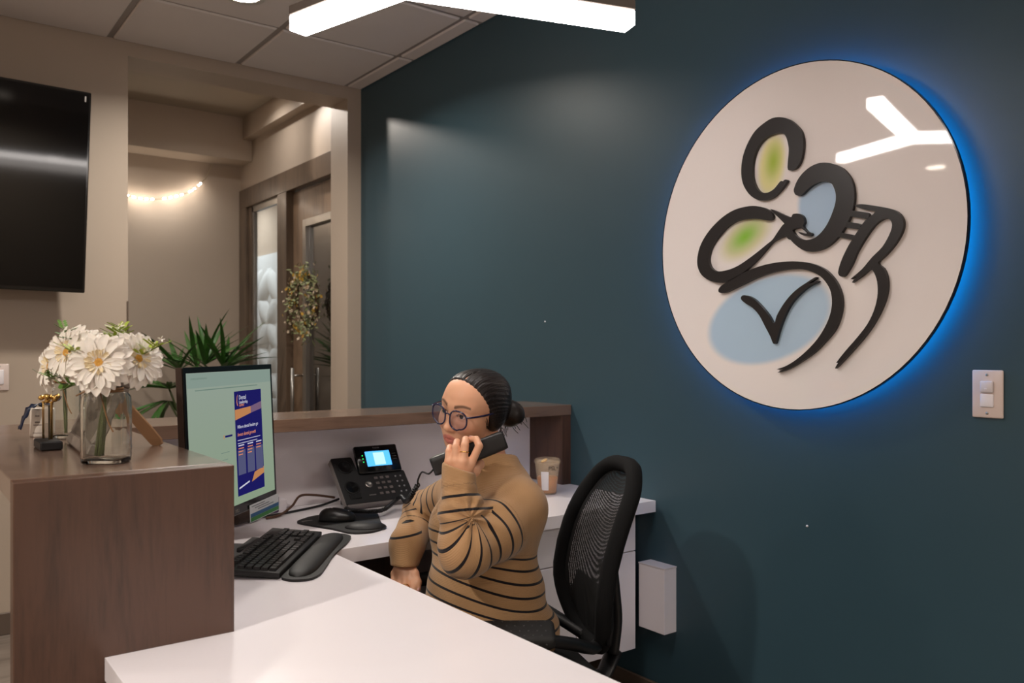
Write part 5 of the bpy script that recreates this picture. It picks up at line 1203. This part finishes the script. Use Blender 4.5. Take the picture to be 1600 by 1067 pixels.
# stripe coordinate, per face corner: torso hoops by height, sleeves by length along the arm
cen = Vs[Fs].mean(1); cor = Vs[Fs]
def seg(P, a, b):
    a, b = A3(*a), A3(*b); ab = b-a; L = np.linalg.norm(ab); t = ((P-a) @ ab)/L; tc_ = np.clip(t, 0, L)
    return t, np.sqrt(((P-a-(tc_/L)[..., None]*ab)**2).sum(-1)), L
def arm_coord(sh, el, wr, rho, q_in, shift=(0, 0, 0)):
    sh, el, wr = A3(*sh), A3(*el), A3(*wr); e1 = (sh-el)/np.linalg.norm(sh-el); e2 = (wr-el)/np.linalg.norm(wr-el)
    bis = (e1+e2); bis /= np.linalg.norm(bis); Q0 = el+bis*q_in+A3(*shift); nn = np.cross(e1, e2); nn /= np.linalg.norm(nn)
    p1 = np.cross(nn, e1); p1 *= -np.sign(p1 @ e2)       # outward from the bend, perpendicular to the upper arm
    def co(P):
        v = P-Q0; a1, a2 = v @ e1, v @ e2; ang = np.arctan2(-a1, v @ p1); full = math.pi-math.acos(np.clip(e1 @ e2, -1, 1))
        return a1, a2, ang, full
    a1, a2, ang, full = co(cen); c1, c2, cang, _ = co(cor)
    _, du, _ = seg(cen, sh, el); _, dw, _ = seg(cen, el, wr)
    reg = np.where((a1 > 0) & ((a2 <= 0) | (du < dw)), 0, np.where(a2 > 0, 2, 1))[:, None]
    cang = np.where(cang < -1.2, cang+2*math.pi, cang)
    s_ = np.where(reg == 0, -c1, np.where(reg == 1, rho*np.clip(cang, -.2, full+.2), rho*full+c2))
    return np.minimum(du-.068, dw-.055), s_, rho*full
dL, cL, mL = arm_coord(LSH, LEL, Lc0, .100, .045, (-.034, 0, .034)); dR, cR, mR = arm_coord(RSH, REL, Rc0, .08, .03)
tz = cor[:, :, 2]+.03*np.sin(cor[:, :, 0]*9)
ctr = (cen-A3(*L_(-.06, 2.195, .7))); tor = np.abs(np.sqrt(((ctr @ TRm)[:, :2]**2/A3(.18, .14)**2).sum(1))-1)*.14
st_t = np.where(tz < .80, tz/.030+.2, 0); st_L = np.where((cL > -.10) & (cL < mL+.075), cL/.034+.1, 0); st_R = np.where((cR > -.14) & (cR < mR+.07), cR/.030+.3, 0)
useL = (dL < .014) & (dL < dR); useR = (dR < .016) & ~useL
st_ = np.where(useL[:, None], st_L, np.where(useR[:, None], st_R, st_t)); rib = np.where(useL[:, None], cL/.03, np.where(useR[:, None], cR/.03, cor[:, :, 2]/.03))
for nm, arr in (('stripe', st_), ('rib', rib)):
    q = swo.data.attributes.new(nm, 'FLOAT', 'CORNER'); q.data.foreach_set('value', arr.astype(np.float32).ravel())
# --- trousers and shoes
tr_ = Fld(); m_tro = M('black_trousers', (20, 19, 22), .8, var=.1)
tr_.u(p_ell(L_(-.045, 2.2, .565), (.165, .14, .085), TRm), .03)
for h_, k_, a_ in ((HIPL, KNL, ANL), (HIPR, KNR, ANR)): tr_.chain([h_, k_, (a_[0], a_[1], .11)], [.080, .062, .052], .03)
Vt, Ft = surfnet(tr_, (-.65, -.60, .03), (.30, .42, .72), .006); np_obj('trousers', Vt, Ft, m_tro, pw, 1)
for a_ in (ANL, ANR):
    sf = Fld(); sf.u(p_cone((a_[0]+.01, a_[1], .040), (a_[0]+ft[0]*.17, a_[1]+ft[1]*.17, .032), .040, .034), .01).cut((lambda P: .002-P[:, 2], None, 9.), .006)
    Vq, Fq = surfnet(sf, (a_[0]-.3, a_[1]-.3, -.02), (a_[0]+.15, a_[1]+.15, .12), .005); np_obj('shoe', Vq, Fq, m_black, pw, 1)

# ------------------------------------------------------------------ telephone handset in her hand, coiled cord to the phone
hs = thing('phone_handset', 'black telephone handset held to the woman\'s ear with coiled cord', 'telephone handset', (*wpt(OX, OY), 0), -TH)
a_, b_ = Vector(L_(-.186, 2.010, 1.010)), Vector(L_(-.022, 2.028, 1.071)); dx_ = (b_-a_).normalized(); back = Vector((0, -1, 0)); back = (back-dx_*back.dot(dx_)).normalized(); wy = back.cross(dx_)
Lh = (b_-a_).length; TH_ = frame(a_, dx_, wy, back)       # x along the handset, y across, z towards the viewer
N = 26; vs = []; fs = []; K = 16
for i in range(N+1):
    t = i/N; e0 = min(1, (1-abs(2*t-1)**10)+.0)**.5*.12+.88; hw = .0235*e0; zt = .0105+.0035*math.sin(math.pi*t); zb = -.010-(.014*math.exp(-((t-.1)/.10)**2)+.014*math.exp(-((t-.9)/.10)**2))
    for k in range(K):
        q = 2*math.pi*(k+.5)/K; c_, s_ = math.cos(q), math.sin(q); c_ = math.copysign(abs(c_)**.45, c_); s_ = math.copysign(abs(s_)**.45, s_)
        vs.append(TH_ @ Vector((-.006+(Lh+.012)*t, c_*hw, (zt+zb)/2+s_*(zt-zb)/2)))
for i in range(N):
    for k in range(K): fs.append((i*K+k, i*K+(k+1) % K, (i+1)*K+(k+1) % K, (i+1)*K+k))
fs += [tuple(range(K))[::-1], tuple(N*K+k for k in range(K))]
MB().add(vs, fs, True).build('handset_body', M('handset_black', (32, 31, 32), .4), hs)
def L2P(x, y, z):  # world -> this frame
    dx2, dy2 = x-wpt(OX, OY)[0], y-wpt(OX, OY)[1]; return Vector((dx2*CS-dy2*SN, dx2*SN+dy2*CS, z))
cp = spline([TH_ @ Vector((-.006, -.006, -.004)), TH_ @ Vector((-.020, -.012, -.010)), L_(-.225, 2.09, .985), L_(-.238, 2.12, .962), L_(-.240, 2.13, .948)], 8)
MB().tube(cp, .0024, 6).build('cord_lead', m_black, hs)
path = spline([L_(-.240, 2.13, .948), L_(-.275, 2.19, .895), L2P(1.375, 2.455, .80), L2P(1.30, 2.42, .774), L2P(1.25, 2.42, .772), L2P(1.215, 2.46, .772), L2P(1.21, 2.52, .770)], 60)
co = []
T0 = None; tot = 0
P = [Vector(p) for p in path]; u = Vector((0, 0, 1))
for i in range(len(P)-1):
    t = (P[i+1]-P[i]); tot += t.length
    t.normalize(); u = (u-t*u.dot(t)).normalized(); w = t.cross(u); a2 = 2*math.pi*tot/.0042
    co.append(P[i]+(u*math.cos(a2)+w*math.sin(a2))*.0058)
# resample so that every turn has enough points
fine = []; tot = 0; u = Vector((0, 0, 1)); 
for i in range(len(P)-1):
    t = P[i+1]-P[i]; Ls = t.length; m_ = max(1, int(Ls/.0006)); tn = t.normalized(); u = (u-tn*u.dot(tn)).normalized(); w = tn.cross(u)
    for j in range(m_):
        s_ = tot+Ls*j/m_; a2 = 2*math.pi*s_/.0046; fine.append(P[i]+t*(j/m_)+(u*math.cos(a2)+w*math.sin(a2))*.0058)
    tot += Ls
MB().tube(fine, .0020, 5).build('coiled_cord', m_black, hs)
